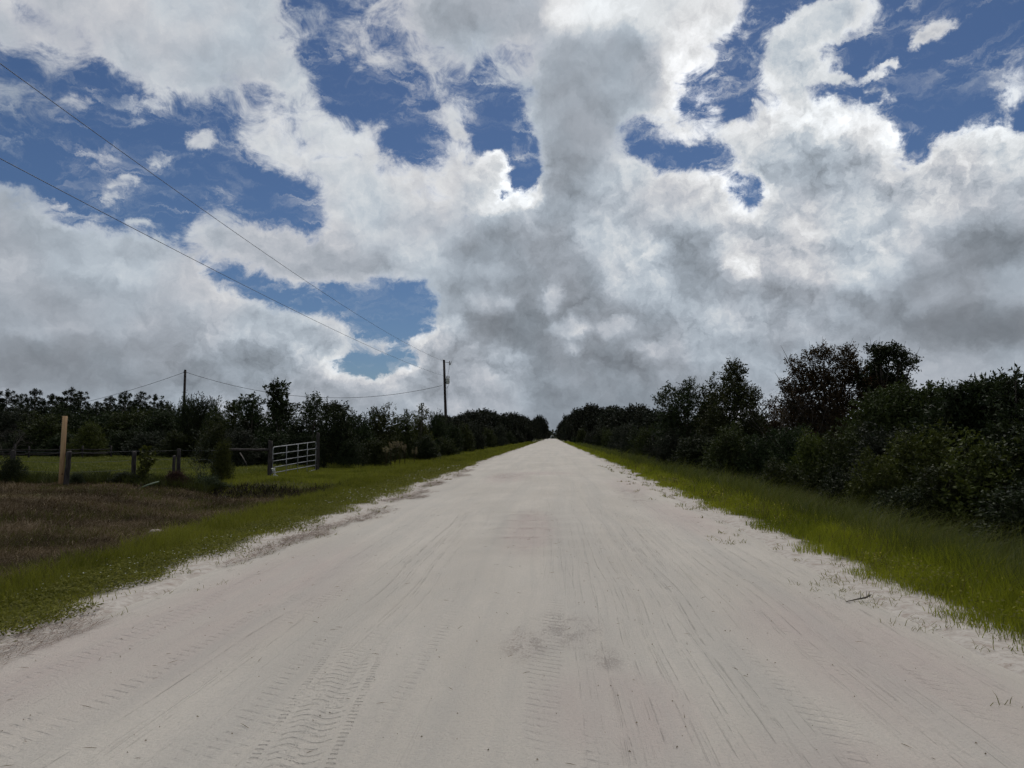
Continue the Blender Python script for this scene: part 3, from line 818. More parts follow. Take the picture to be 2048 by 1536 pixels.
rys = np.array(sorted(list(axis((-10, 2, .5), (2, 16, .045), (16, 40, .15))) + geo(40, 1500, 110)))
rn = 150
rt = np.linspace(0, 1, rn)
RX = edge_l(rys)[:, None] - .1 + (edge_r(rys) - edge_l(rys) + .2)[:, None] * rt[None, :]
RY = np.repeat(rys[:, None], rn, 1)
RZ = road_z(RX, RY)
edge_fall = sm(0, .06, rt) * (1 - sm(.94, 1, rt))
RZ = np.where(True, (ground_h(RX, RY) - .03) * (1 - edge_fall)[None, :] + RZ * edge_fall[None, :], RZ)
i = np.arange(len(rys) - 1)[:, None] * rn + np.arange(rn - 1)[None, :]
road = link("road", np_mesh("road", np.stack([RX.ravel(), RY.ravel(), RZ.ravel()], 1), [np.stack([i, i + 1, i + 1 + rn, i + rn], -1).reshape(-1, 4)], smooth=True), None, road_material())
tag(road, "wide pale sand road with wheel tracks running straight to the horizon", kind="structure")


# ------------------------------------------------------------------ grass and ground cover
def unit(v):
    return v / (np.linalg.norm(v, axis=-1, keepdims=True) + 1e-9)


def scatter(x0, x1, y0, y1, rho, yref, power, rng):
    """points with density rho per square metre up to yref, thinning out beyond"""
    yy = np.linspace(y0, y1, 4000)
    lo, hi = (np.broadcast_to(f(yy) if callable(f) else f, yy.shape) for f in (x0, x1))
    dens = rho * np.minimum(1, (yref / np.maximum(yy, .1)) ** power) * np.maximum(hi - lo, 0)
    cdf = np.concatenate([[0], np.cumsum((dens[1:] + dens[:-1]) / 2 * np.diff(yy))])
    n = int(cdf[-1])
    y = np.interp(rng.random(n) * cdf[-1], cdf, yy)
    u = rng.random(n)
    x = np.interp(y, yy, lo) * (1 - u) + np.interp(y, yy, hi) * u
    return x, y


def blades(x, y, h, wd, lean, rng, wind=(0, 0), z=None, spread=1.0, patch=.55):
    """bent blades of grass, five corners each"""
    n = len(x)
    z = ground_h(x, y) if z is None else z
    a = rng.random(n) * 2 * PI
    d = np.stack([np.cos(a), np.sin(a)], 1) * spread + np.array(wind)
    ln = lean * (.4 + 1.2 * rng.random(n))
    dx = d * ln[:, None]
    s = rng.random(n) * 2 * PI
    side = np.stack([np.cos(s), np.sin(s), np.zeros(n)], 1) * (wd / 2)[:, None]
    base = np.stack([x, y, z - .01], 1)
    up = np.sqrt(np.maximum(.02, 1 - np.minimum(.98, (ln * .8) ** 2)))
    mid = base + np.c_[dx * (h * .38)[:, None], h * .58 * (.5 + .5 * up)]
    tip = base + np.c_[dx * h[:, None], h * up]
    V = np.stack([base - side, base + side, mid + side * .75, mid - side * .75, tip], 1).reshape(-1, 3)
    k = np.arange(n)[:, None] * 5
    t = np.clip(rng.normal(.42, .18, n) + patch * 2 * (fbm(x * .8, y * .8, 140, 4) - .5), 0, .92)
    t = np.where(rng.random(n) < .035, .97, t)
    return V, k + np.array([0, 1, 2, 3]), k + np.array([3, 2, 4]), np.repeat(t, 5)


def stuff(name, label, mat, parts):
    V, Q, T, A, n = [], [], [], [], 0
    for v, qd, tr, t in parts:
        V.append(v); A.append(t)
        if qd is not None: Q.append(qd + n)
        if tr is not None: T.append(tr + n)
        n += len(v)
    faces = ([np.concatenate(Q)] if Q else []) + ([np.concatenate(T)] if T else [])
    me = np_mesh(name, np.concatenate(V), faces, tint=np.concatenate(A))
    o = link(name, me, None, mat)
    return tag(o, label, kind="stuff")


def leaf_quads(P, D, N, ln, wd, rng, fold=.2):
    """pointed leaves: base, two shoulders, tip"""
    S = unit(np.cross(D, N))
    c = P + D * (ln * .45)[:, None] + N * (ln * fold * .3)[:, None]
    V = np.stack([P, c + S * (wd / 2)[:, None], P + D * ln[:, None], c - S * (wd / 2)[:, None]], 1).reshape(-1, 3)
    k = np.arange(len(P))[:, None] * 4
    return V, k + np.array([0, 1, 2, 3])


def rand_dir(n, rng):
    v = rng.normal(size=(n, 3))
    return unit(v)


def px_w(y, w0, k=.0007):
    return np.maximum(w0, y * k)


def verge_right(rng):
    parts = []
    # fine bright grass on the shoulder
    x, y = scatter(lambda v: edge_r(v) + .05, lambda v: edge_r(v) + 2.7, 2.2, 230, 2100, 7.5, 1.35, rng)
    d = x - edge_r(y)
    cl = fbm(x * 1.7, y * 1.7, 40, 3)
    keep = (sm(.05, .75, d + (cl - .5) * 1.1) * (1 - .9 * sm(1.5, 2.7, d)) > rng.random(len(x)))
    x, y, d, cl = x[keep], y[keep], d[keep], cl[keep]
    h = (.08 + .30 * sm(.1, 1.6, d)) * (.55 + .9 * cl) * (.6 + .7 * rng.random(len(x)))
    parts.append(blades(x, y, h, px_w(y, .006), np.full(len(x), .45), rng, (.18, 0)))
    o = stuff("grass", "bright yellow-green grass on the right shoulder of the road", M["grass_right"], parts)
    # taller, duller grass down in the right ditch
    x, y = scatter(lambda v: edge_r(v) + 1.2, lambda v: edge_r(v) + 6.0, 3.5, 140, 760, 9, 1.35, rng)
    cl = fbm(x * .9, y * .9, 44, 3)
    h = (.45 + .55 * cl) * (.6 + .7 * rng.random(len(x)))
    stuff("tall_grass", "tall bending grass in the ditch before the right thicket", M["grass_tall"], [blades(x, y, h, px_w(y, .007), np.full(len(x), .75), rng, (.5, -.1))])
    x, y = scatter(lambda v: edge_r(v) + .5, lambda v: edge_r(v) + 5.0, 2.6, 90, 60, 9, 1.2, rng)
    k = fbm(x * .7, y * .7, 47, 3) > .42
    x, y = x[k], y[k]
    h = (.35 + .45 * sm(.4, 3, x - edge_r(y))) * (.6 + .7 * rng.random(len(x)))
    stuff("dry_stalks", "dry straw coloured seed stalks among the right verge grass", M["straw"], [blades(x, y, h, px_w(y, .004, .0006), np.full(len(x), .6), rng, (.45, -.1))])
    # low broad leaved weeds with tiny yellow heads
    x, y = scatter(lambda v: edge_r(v) + .35, lambda v: edge_r(v) + 2.0, 2.6, 26, 620, 6, 1.3, rng)
    cl = fbm(x * 1.3, y * 1.3, 51, 3)
    k = cl > .50
    x, y = x[k], y[k]
    P = np.stack([x, y, ground_h(x, y) + .03 + .22 * rng.random(len(x))], 1)
    N = unit(rand_dir(len(x), rng) * .7 + np.array([0, 0, 1.0]))
    D = unit(np.cross(N, rand_dir(len(x), rng)))
    V, Q = leaf_quads(P, D, N, px_w(y, .038, .003) * (.6 + .7 * rng.random(len(x))), px_w(y, .022, .002), rng)
    stuff("weeds", "low leafy weeds scattered through the right shoulder grass", M["creeper"], [(V, Q, None, np.repeat(rng.random(len(x)), 4))])
    k = rng.random(len(x)) < .05
    P = P[k] + np.array([0, 0, .10]); n = len(P)
    N = unit(rand_dir(n, rng) * .5 + np.array([0, -.5, 1.0])); D = unit(np.cross(N, rand_dir(n, rng)))
    V, Q = leaf_quads(P, D, N, px_w(P[:, 1], .016, .0016), px_w(P[:, 1], .016, .0016), rng, 0)
    stuff("yellow_flowers", "tiny yellow flower heads on the right shoulder", M["blossom"], [(V, Q, None, np.repeat(rng.random(n), 4))])


def runners(rng):
    """sparse runner grass creeping onto the sand"""
    parts = []
    for sgn, ef, rho in ((1, edge_r, 15), (-1, edge_l, 7)):
        cx, cy = scatter((lambda v: ef(v) - .95) if sgn > 0 else (lambda v: ef(v) - .15), (lambda v: ef(v) + .35) if sgn > 0 else (lambda v: ef(v) + .6), 2.3, 40, rho, 9, 1.1, rng)
        dist = np.abs(cx - ef(cy))
        k = rng.random(len(cx)) < np.exp(-dist * 2.4) * (.25 + 1.6 * (fbm(cx * .8, cy * .8, 61, 2) > .48))
        cx, cy = cx[k], cy[k]
        m = 9
        x = np.repeat(cx, m) + rng.normal(0, .045, len(cx) * m); y = np.repeat(cy, m) + rng.normal(0, .045, len(cx) * m)
        n = len(x)
        z = np.maximum(ground_h(x, y), np.where((x > edge_l(y)) & (x < edge_r(y)), road_z(x, y), -9)) + .005
        parts.append(blades(x, y, .03 + .07 * rng.random(n), px_w(y, .005, .0007), np.full(n, 1.1), rng, z=z))
    stuff("runner_grass", "sparse sprigs of runner grass creeping onto the sand", M["grass_left"], parts)


def bank(v):
    """width of the green strip between the sand and the ditch on the left"""
    return np.clip(1.75 + .13 * (np.asarray(v) - 7) + .18 * np.sin(np.asarray(v) * 1.1), 1.5, 3.3)


def verge_left(rng):
    # mat of small creeping leaves with short blades
    x, y = scatter(lambda v: edge_l(v) - bank(v) + .3, lambda v: edge_l(v) + .05, 2.8, 42, 3000, 7.0, 1.5, rng)
    cl = fbm(x * 1.6, y * 1.6, 70, 4)
    d = edge_l(y) - x
    k = sm(.0, .45, d + (cl - .55) * 1.5) > rng.random(len(x))
    x, y, cl = x[k], y[k], cl[k]
    n = len(x)
    P = np.stack([x, y, ground_h(x, y) + .005 + .075 * rng.random(n) * cl * 1.6], 1)
    N = unit(rand_dir(n, rng) * .75 + np.array([0, 0, 1.0])); D = unit(np.cross(N, rand_dir(n, rng)))
    V, Q = leaf_quads(P, D, N, px_w(y, .034, .0020) * (.6 + .8 * rng.random(n)), px_w(y, .018, .0012), rng)
    stuff("ground_cover", "low mat of creeping leaves along the left edge of the road", M["creeper"], [(V, Q, None, np.repeat(np.clip(rng.normal(.4, .25, n), 0, 1), 4))])
    # white flowers in it
    k = (rng.random(n) < .010) & (fbm(x * .7, y * .7, 77, 2) > .5)
    P = P[k] + np.array([0, 0, .04]); m = len(P)
    parts = []
    for j in range(4):
        a = j * PI / 4
        D = np.tile([math.cos(a), math.sin(a), .1], (m, 1)); N = np.tile([0, -.3, 1.0], (m, 1))
        w_ = px_w(P[:, 1], .017, .0017)
        V, Q = leaf_quads(P - D * (w_ / 2)[:, None], D, unit(N), w_, w_ * .5, rng, 0)
        parts.append((V, Q, None, np.repeat(rng.random(m), 4)))
    stuff("white_flowers", "small white flowers dotted through the left verge", M["petal"], parts)
    # blades, taller towards the ditch
    x, y = scatter(lambda v: edge_l(v) - bank(v) - 2.6 * sm(36, 42, v), lambda v: edge_l(v), 2.8, 230, 1500, 8.0, 1.25, rng)
    d = edge_l(y) - x
    cl = fbm(x * 1.5, y * 1.5, 80, 3)
    k = sm(.1, .7, d + (cl - .5)) > rng.random(len(x))
    x, y, d, cl = x[k], y[k], d[k], cl[k]
    tall = sm(.45, .95, d / bank(y)) + .5 * sm(34, 44, y)
    h = (.06 + .20 * tall) * (.5 + cl) * (.6 + .8 * rng.random(len(x)))
    stuff("grass.001", "short green grass on the left verge", M["grass_left"], [blades(x, y, h, px_w(y, .006), np.full(len(x), .55), rng, (.05, 0))])
    # driveway to the gate and the strip before the left hedge
    x, y = scatter(-16, lambda v: edge_l(v) - 2.2, 23.8, 36.5, 420, 99, 1, rng)
    h = (.07 + .10 * fbm(x, y, 84, 3)) * (.6 + .8 * rng.random(len(x)))
    p1 = blades(x, y, h, px_w(y, .012, .0008), np.full(len(x), .5), rng)
    x, y = scatter(lambda v: -11.4 + 2.2 * sm(80, 250, v), lambda v: edge_l(v) - 2.6, 36, 230, 330, 38, 1.3, rng)
    h = (.16 + .30 * fbm(x * .8, y * .8, 85, 3)) * (.6 + .8 * rng.random(len(x)))
    p2 = blades(x, y, h, px_w(y, .012, .0008), np.full(len(x), .5), rng)
    stuff("grass.002", "grass on the driveway and verge beyond the metal gate", M["grass_left"], [p1, p2])


def ditch_cover(rng):
    x, y = scatter(-23.0, lambda v: edge_l(v) - bank(v) + .12, 4.0, 25.0, 1350, 9, 1.0, rng)
    cl = fbm(x * .8, y * .8, 90, 4)
    k = cl + .30 * rng.random(len(x)) > .44
    x, y, cl = x[k], y[k], cl[k]
    n = len(x)
    h = (.08 + .20 * rng.random(n)) * (.5 + .7 * cl)
    v = blades(x, y, h, px_w(y, .006, .0007), np.full(n, 1.45), rng, wind=(.45, .1), z=ground_h(x, y) + .09 * rng.random(n) * cl, patch=1.0)
    stuff("dry_grass", "brown mown grass lying in the ditch left of the road", M["straw"], [v])
    x, y = scatter(-16, -6.2, 6.0, 25.0, 300, 12, 1.0, rng)
    k = fbm(x * .6, y * .6, 93, 4) > .52
    x, y = x[k], y[k]
    h = .08 + .16 * rng.random(len(x))
    stuff("regrowth", "green shoots coming up through the mown ditch", M["grass_tall"], [blades(x, y, h, px_w(y, .006, .0007), np.full(len(x), .5), rng)])
    # rank weeds where the ditch ends, coloured dark for the bank's shaded side
    x, y = scatter(-14.0, -7.0, 22.9, 25.3, 520, 99, 1, rng)
    k = fbm(x * .9, y * .6, 131, 3) + .5 * sm(22.9, 24.4, y) * (1 - sm(24.7, 25.3, y)) > .62
    x, y = x[k], y[k]
    h = (.12 + .22 * fbm(x * 1.3, y * 1.3, 132, 3)) * (.5 + .8 * rng.random(len(x)))
    stuff("bank_weeds", "reddish weeds, coloured dark for shade, on the bank at the ditch end below the gate", M["bank_weed"], [blades(x, y, h, px_w(y, .014, .0009), np.full(len(x), .9), rng)])
    # rank growth along the fence
    x, y = scatter(-32, -11.6, 22.4, 26.6, 520, 99, 1, rng)
    front = -.5 * (x + 14.5) * .05 + 23.9
    k = np.abs(y - (24.3 + .6 * fbm(x, y * 0, 96, 2))) < 1.5 * fbm(x * .9, y * .4, 95, 3) + .1
    x, y = x[k], y[k]
    h = (.20 + .50 * fbm(x * 1.1, y * 1.1, 97, 3)) * (.5 + .8 * rng.random(len(x)))
    stuff("rough_grass", "dark rank grass and weeds along the fence line", M["rank"], [blades(x, y, h, px_w(y, .011, .0008), np.full(len(x), .6), rng)])
    # pasture
    x, y = scatter(lambda v: -v * .86 - 8, lambda v: -13.2 + 0 * v, 25.2, 62, 115, 26, .7, rng)
    h = (.10 + .14 * fbm(x * .4, y * .4, 99, 3)) * (.6 + .8 * rng.random(len(x)))
    stuff("pasture_grass", "short green pasture behind the fence on the left", M["grass_field"], [blades(x, y, h, px_w(y, .03, .0013), np.full(len(x), .55), rng)])


def sand_litter(rng):
    # drifts of reddish dead grass on the left edge of the sand
    x, y = scatter(lambda v: edge_l(v) - .15, lambda v: edge_l(v) + .80, 2.6, 34, 1900, 8, 1.0, rng)
    d = x - edge_l(y)
    cl = fbm(x * .9, y * .55, 101, 4) + .22 * np.exp(-((d - .25) / .3) ** 2)
    k = (cl > .58) & (rng.random(len(x)) < .55 * sm(.56, .74, cl))
    x, y = x[k], y[k]
    n = len(x)
    z = np.maximum(ground_h(x, y), np.where(x > edge_l(y), road_z(x, y), -9)) + .004 + .015 * rng.random(n)
    a = np.where(rng.random(n) < .7, PI / 2 + rng.normal(0, .5, n), rng.random(n) * 2 * PI)
    L = .05 + .16 * rng.random(n); w_ = px_w(y, .003, .00055)
    D = np.stack([np.cos(a), np.sin(a), .06 * rng.random(n)], 1); S = np.stack([-np.sin(a), np.cos(a), np.zeros(n)], 1) * (w_ / 2)[:, None]
    P = np.stack([x, y, z], 1)
    V = np.stack([P - S, P + S, P + D * L[:, None] + S * .5, P + D * L[:, None] - S * .5], 1).reshape(-1, 3)
    stuff("dead_grass", "reddish dead grass drifted along the left edge of the sand", M["straw_red"], [(V, np.arange(n)[:, None] * 4 + np.arange(4), None, np.repeat(rng.random(n), 4))])
    # crumbs, leaf bits and little twigs on the sand
    n = 900
    y = 2.4 + 22 * rng.random(n) ** 2; x = edge_l(y) + .3 + (edge_r(y) - edge_l(y) - .4) * rng.random(n)
    z = road_z(x, y)
    a = rng.random(n) * 2 * PI
    L = np.where(rng.random(n) < .3, .03 + .05 * rng.random(n), .004 + .009 * rng.random(n)); w_ = np.where(L > .03, .0035, L * .7)
    D = np.stack([np.cos(a), np.sin(a), .25 * rng.random(n)], 1); S = np.stack([-np.sin(a), np.cos(a), np.zeros(n)], 1) * (w_ / 2)[:, None]
    P = np.stack([x, y, z + .004], 1)
    U = np.array([0, 0, 1]) * w_[:, None] * .8
    V = np.stack([P - S, P + S, P + D * L[:, None], P + D * (L * .45)[:, None] + U], 1).reshape(-1, 3)
    k4 = np.arange(n)[:, None] * 4
    stuff("road_litter", "dark crumbs and bits of twig strewn over the sand road", M["straw"], [(V, None, np.concatenate([k4 + np.array([0, 2, 3]), k4 + np.array([1, 3, 2]), k4 + np.array([0, 3, 1])]), np.repeat(rng.random(n) * .5, 4))])


verge_right(np.random.default_rng(1)); runners(np.random.default_rng(2)); verge_left(np.random.default_rng(3))
ditch_cover(np.random.default_rng(4)); sand_litter(np.random.default_rng(5))
# ------------------------------------------------------------------ trees and shrubs
def crown(rng, lobes, n_twigs, per, leaf, wide, twig, up=.35, shell=.35, rough=.35):
    """leaves set along many short twigs that fill a set of lobes (x, y, z, rx, ry, rz)"""
    L = np.asarray(lobes, float)
    wgt = (L[:, 3] * L[:, 4] + L[:, 4] * L[:, 5] + L[:, 3] * L[:, 5]); wgt = wgt / wgt.sum()
    li = rng.choice(len(L), n_twigs, p=wgt)
    dr = rand_dir(n_twigs, rng)
    bump = 1 - rough + 2 * rough * vnoise(dr[:, 0] * 2.7 + li * 7.3, dr[:, 1] * 2.7 + dr[:, 2] * 3.1, 5)
    r = (shell + (1 - shell) * rng.random(n_twigs) ** .6) * bump
    P = L[li, :3] + dr * L[li, 3:6] * r[:, None]
    T = unit(dr * .8 + np.array([0, 0, up]) + rand_dir(n_twigs, rng) * .45)
    s = (np.arange(per) + .5) / per
    B = (P[:, None, :] + T[:, None, :] * (s[None, :, None] * twig * (.6 + .8 * rng.random((n_twigs, 1, 1))))).reshape(-1, 3)
    Tt = np.repeat(T, per, 0)
    D = unit(Tt * .5 + rand_dir(len(B), rng))
    N = unit(np.cross(D, rand_dir(len(B), rng)) + np.array([0, 0, .35]))
    ln = leaf * (.65 + .7 * rng.random(len(B)))
    V, Q = leaf_quads(B, D, N, ln, ln * wide, rng)
    tint = np.repeat(np.clip(np.repeat(rng.random(n_twigs), per) * .6 + .4 * rng.random(len(B)), 0, 1), 4)
    # thin twig stems
    k = slice(0, n_twigs, 2)
    a, b = P[k] - T[k] * twig * .6, P[k] + T[k] * twig * .8
    S = unit(np.cross(T[k], rand_dir(len(a), rng))) * (twig * .012 + .002)
    V2 = np.stack([a - S, a + S, b], 1).reshape(-1, 3)
    Tr = np.arange(len(a))[:, None] * 3 + np.arange(3) + len(V)
    return np_mesh("crown", np.concatenate([V, V2]), [Q, Tr], tint=np.concatenate([tint, np.zeros(len(V2))]))


def limbs(rng, lobes, base_r, stems=1, top=.9):
    """tapered trunk (or several stems) with a limb into every lobe"""
    L = np.asarray(lobes, float)
    mb = MB()
    c = L[:, :3].mean(0)
    for k in range(stems):
        off = rng.normal(0, .12 * (stems > 1), 2)
        tgt = L[np.argmax(L[:, 2]), :3] if stems == 1 else L[rng.integers(len(L)), :3]
        h = tgt[2] * top
        n = 6
        pts = [np.array([off[0] + (tgt[0] - off[0]) * (i / n) ** 1.6 + rng.normal(0, .02) * h * .4 * (i > 0), off[1] + (tgt[1] - off[1]) * (i / n) ** 1.6, -.15 + (h + .15) * i / n]) for i in range(n + 1)]
        r = base_r / stems ** .5
        mb.tube(pts, [r * (1 - .82 * i / n) for i in range(n + 1)], 7)
        for j in range(k, len(L), stems):
            e = L[j, :3]
            zs = min(e[2] * .62, h * .85)
            i0 = max(0, min(n - 1, int(n * (zs + .15) / (h + .15))))
            s = np.array(pts[i0])
            m = (s + e) / 2 + np.array([0, 0, -.06 * np.linalg.norm(e - s)])
            rr = r * (1 - .8 * i0 / n) * .55
            mb.tube([s, m, e, e + (e - m) * .5], [rr, rr * .7, rr * .4, rr * .12], 5)
            for q in range(3):
                d = rand_dir(1, rng)[0]; d[2] = abs(d[2])
                mb.tube([m * .4 + e * .6, e + d * L[j, 3:6] * .8], [rr * .35, rr * .08], 4)
    return mb.mesh("trunk", smooth=True)


def plant(name, meshes, mats, loc, rz=0, scale=(1, 1, 1), label=None, cat=None, group=None, parts=("trunk", "crown")):
    o = empty(name, loc, rz, label, cat, group)
    o.scale = scale
    for pn, me, mt in zip(parts, meshes, mats):
        c = bpy.data.objects.new(pn, me)
        if not me.materials: me.materials.append(mt)
        COL.objects.link(c)
        c.parent = o
        c.material_slots[0].link = "OBJECT"
        c.material_slots[0].material = mt
    return o


def myrtle(seed, h=3.0, w=2.6, twigs=2300):
    """bushy many-stemmed shrub, leafy to the ground"""
    r = np.random.default_rng(seed)
    lob = []
    for k in range(13):
        t = k / 12
        a = k * 2.4 + r.normal(0, .3)
        z = h * (.16 + .68 * t)
        rad = w * .5 * (.78 * math.sqrt(max(.05, 1 - (t * .96) ** 1.7))) * (.5 + .5 * r.random())
        s = w * (.24 - .10 * t) * (.8 + .5 * r.random())
        lob.append((rad * math.cos(a), rad * math.sin(a), z, s, s, s * (1.0 + .5 * r.random())))
    for k in range(3):
        a = r.random() * 6.28
        lob.append((.22 * w * math.cos(a), .22 * w * math.sin(a), h * (.88 + .06 * k), w * .09, w * .09, h * .11))
    return limbs(r, lob, .07 * h / 3, 4), crown(r, lob, twigs, 8, .098, .5, .26, shell=.2, rough=.42)


def tree_from(seed, lobes, twigs, leaf=.09, per=8, base_r=.08, stems=1, wide=.5, twig=.28, shell=.15, rough=.4, up=.3):
    r = np.random.default_rng(seed)
    return limbs(r, lobes, base_r, stems), crown(r, lobes, twigs, per, leaf, wide, twig, up=up, shell=shell, rough=rough)


def live_oak(seed, h=9.0, w=13.0):
    r = np.random.default_rng(seed)
    lob = []
    for k in range(22):
        a = k * 2.4; t = (k + .5) / 22
        rad = w * .5 * math.sqrt(t) * .8
        z = h * (.74 - .40 * t * t) + r.normal(0, .55)
        s = w * .115 * (.6 + .95 * r.random())
        lob.append((rad * math.cos(a), rad * math.sin(a), z, s, s, s * .7))
    for k in range(8):
        a = k * .8; lob.append((w * .36 * math.cos(a), w * .36 * math.sin(a), h * .28, w * .11, w * .11, h * .16))
    return limbs(r, lob, .4, 1, .7), crown(r, lob, 2600, 6, .46, .62, .75, shell=.3, rough=.38)


def slash_pine(seed, h=6.5):
    """young pine: straight bole, short whorled boughs ending in round tufts of needles"""
    r = np.random.default_rng(seed)
    mb = MB()
    mb.tube([(0, 0, -.2), (.03, 0, h * .5), (0, .02, h)], [.11, .07, .02], 7)
    tuft = [(0, 0, h), (0, 0, h * .97), (0, 0, h * .93)]
    z = h * .28
    while z < h * .96:
        n = r.integers(3, 6); a0 = r.random() * 6
        for k in range(n):
            a = a0 + k * 2 * PI / n + r.normal(0, .2)
            L = (1.5 * (1 - z / h) ** .65 + .30) * (.55 + .65 * r.random()) * h / 6.5
            e = np.array([L * math.cos(a), L * math.sin(a), z + L * (.25 + .5 * r.random())])
            mb.tube([(0, 0, z), e * np.array([.55, .55, 1]) - np.array([0, 0, L * .16]), e], [.03, .022, .01], 4)
            tuft.append(e)
            if L > .7: tuft.append(e * np.array([.62, .62, 1]) + np.array([r.normal(0, .12), r.normal(0, .12), -.05]))
        z += h * .062 * (.5 + 1.1 * r.random())
    C = np.array(tuft); n = len(C); per = 60
    d = unit(rand_dir(n * per, r) + np.array([0, 0, .35]))
    B = np.repeat(C, per, 0) + d * .03 + np.repeat(rand_dir(n, r) * .06, per, 0)
    N = unit(np.cross(d, rand_dir(n * per, r)))
    V, Q = leaf_quads(B, d, N, .21 + .11 * r.random(n * per), np.full(n * per, .045), r, 0)
    return mb.mesh("trunk", True), np_mesh("crown", V, [Q], tint=np.repeat(np.clip(np.repeat(r.random(n), per) * .6 + .4 * r.random(n * per), 0, 1), 4))


def bare(seed, h, w):
    """leafless shrub: forking twigs only"""
    r = np.random.default_rng(seed)
    mb = MB()

    def grow(p, d, L, rad, lev):
        e = p + d * L
        mid = (p + e) / 2 + r.normal(0, .04 * L, 3)
        mb.tube([p, mid, e], [rad, rad * .8, rad * .6], 4, cap=False)
        if lev == 0: return
        for k in range(r.integers(2, 4)):
            nd = unit((d + rand_dir(1, r)[0] * .62 + np.array([0, 0, .10]))[None])[0]
            grow(e, nd, L * (.62 + .2 * r.random()), rad * .62, lev - 1)
    for k in range(6):
        a = k * 1.05 + r.random()
        grow(np.array([.06 * math.cos(a), .06 * math.sin(a), -.1]), unit(np.array([[w / h * .6 * math.cos(a), w / h * .6 * math.sin(a), 1.0]]))[0], h * .33, .016, 5)
    return mb.mesh("branches")


def spots(Y, base, items, flat=.9, jit=.35, seed=0):
    """lobes traced from the photo as (px, py, radius px), given real size and depth at Y metres"""
    r = np.random.default_rng(seed)
    out = []
    for px, py, rr in items:
        p = at(px, py, Y); s = rr / F_PX * Y
        out.append((p[0] - base[0], r.normal(0, jit) * (1 + s * .4), p[2] - base[2], s, s * 1.1, s * flat))
    return out


def foot(px, Y):
    x = at(px, 900, Y)[0]
    return np.array([x, Y, float(ground_z(x, Y))])


# ---- right thicket: the trees whose outlines stand against the sky
G_R = "trees and shrubs of the right thicket"


def right_tree(name, px, Y, items, seed, twigs, mat, label, cat="tree", **kw):
    b = foot(px, Y)
    lob = spots(Y, b, items, seed=seed)
    kw["leaf"] = kw.get("leaf", .09) * 1.2
    twigs = int(twigs * 1.35)
    return plant(name, tree_from(seed, lob, twigs, **kw), (M["bark"], mat), b, 0, (1, 1, 1), label, cat, G_R)


right_tree("leafy_tree", 1372, 39, [(1328, 800, 12), (1358, 812, 22), (1420, 828, 20), (1340, 788, 17), (1334, 822, 18), (1374, 788, 20), (1376, 772, 10), (1360, 840, 32), (1402, 805, 22), (1345, 872, 30), (1390, 872, 34), (1415, 850, 26), (1336, 850, 18)], 3, 1700, M["leaf_dark"], "dark leafy tree at the left end of the right thicket, next to the far oaks", twig=.26)
right_tree("pointed_tree", 1470, 36, [(1466, 737, 14), (1474, 742, 12), (1470, 762, 22), (1484, 775, 16), (1460, 795, 28), (1492, 800, 24), (1505, 790, 10), (1440, 805, 24), (1470, 845, 48), (1512, 838, 16), (1432, 860, 34), (1502, 878, 30), (1455, 890, 36)], 4, 2300, M["leaf_olive"], "green tree rising to a narrow point left of the reddish-brown tree", twig=.27)
right_tree("slender_sapling", 1424, 38, [(1424, 756, 4), (1420, 768, 7), (1428, 778, 9), (1408, 778, 7), (1424, 795, 14), (1416, 815, 18)], 5, 150, M["leaf_olive"], "thin sapling shoots between the dark leafy tree and the pointed tree", "sapling", base_r=.03, twig=.2)
right_tree("small_tree", 1552, 38, [(1552, 804, 10), (1545, 812, 9), (1545, 834, 20), (1566, 845, 26), (1532, 858, 20), (1553, 880, 36), (1528, 838, 8)], 6, 620, M["leaf_maple"], "small brownish tree in the gap beside the bare twiggy shrub", "tree", base_r=.05)
right_tree("maple_tree", 1650, 34, [(1598, 742, 18), (1580, 722, 8), (1622, 716, 17), (1640, 702, 9), (1656, 712, 15), (1688, 705, 10), (1692, 722, 22), (1712, 735, 16), (1588, 788, 20), (1566, 775, 12), (1612, 765, 24), (1645, 755, 28), (1690, 765, 30), (1640, 795, 34), (1684, 810, 34), (1610, 820, 32), (1650, 850, 40), (1716, 752, 18), (1728, 785, 26), (1575, 810, 22), (1590, 845, 28)], 7, 2900, M["leaf_maple"], "tallest tree, with reddish-brown leaves, standing above the right thicket", base_r=.11, shell=.05, leaf=.085)
right_tree("spreading_tree", 1775, 33, [(1732, 706, 8), (1748, 712, 14), (1770, 708, 14), (1758, 702, 8), (1783, 722, 14), (1800, 735, 12), (1818, 728, 8), (1765, 738, 20), (1755, 765, 24), (1783, 768, 20), (1812, 765, 10), (1800, 758, 8), (1768, 800, 32), (1815, 775, 8), (1800, 800, 26)], 8, 1900, M["leaf_dark"], "dark tree with a ragged spreading top just right of the reddish-brown tree", base_r=.10, shell=.05, rough=.5)
right_tree("broadleaf_thicket_tree", 1815, 27, [(1750, 825, 36), (1795, 805, 34), (1842, 800, 28), (1862, 796, 14), (1885, 812, 22), (1830, 850, 50), (1772, 875, 50), (1880, 870, 50), (1730, 870, 40)], 9, 3000, M["leaf_olive"], "broad bushy green tree below and right of the ragged dark tree", twig=.3, leaf=.085)
right_tree("compound_leaf_tree", 1955, 20, [(1895, 800, 14), (1920, 798, 22), (1952, 786, 18), (1975, 786, 14), (1998, 786, 20), (2016, 800, 24), (1965, 835, 44), (2018, 850, 50), (1912, 850, 44), (1960, 890, 50), (1940, 778, 7), (1987, 770, 7), (1905, 788, 7)], 10, 2600, M["leaf_dark"], "dense tree with long leaflets near the right edge of the photo", leaf=.11, wide=.32, twig=.26, up=.1)
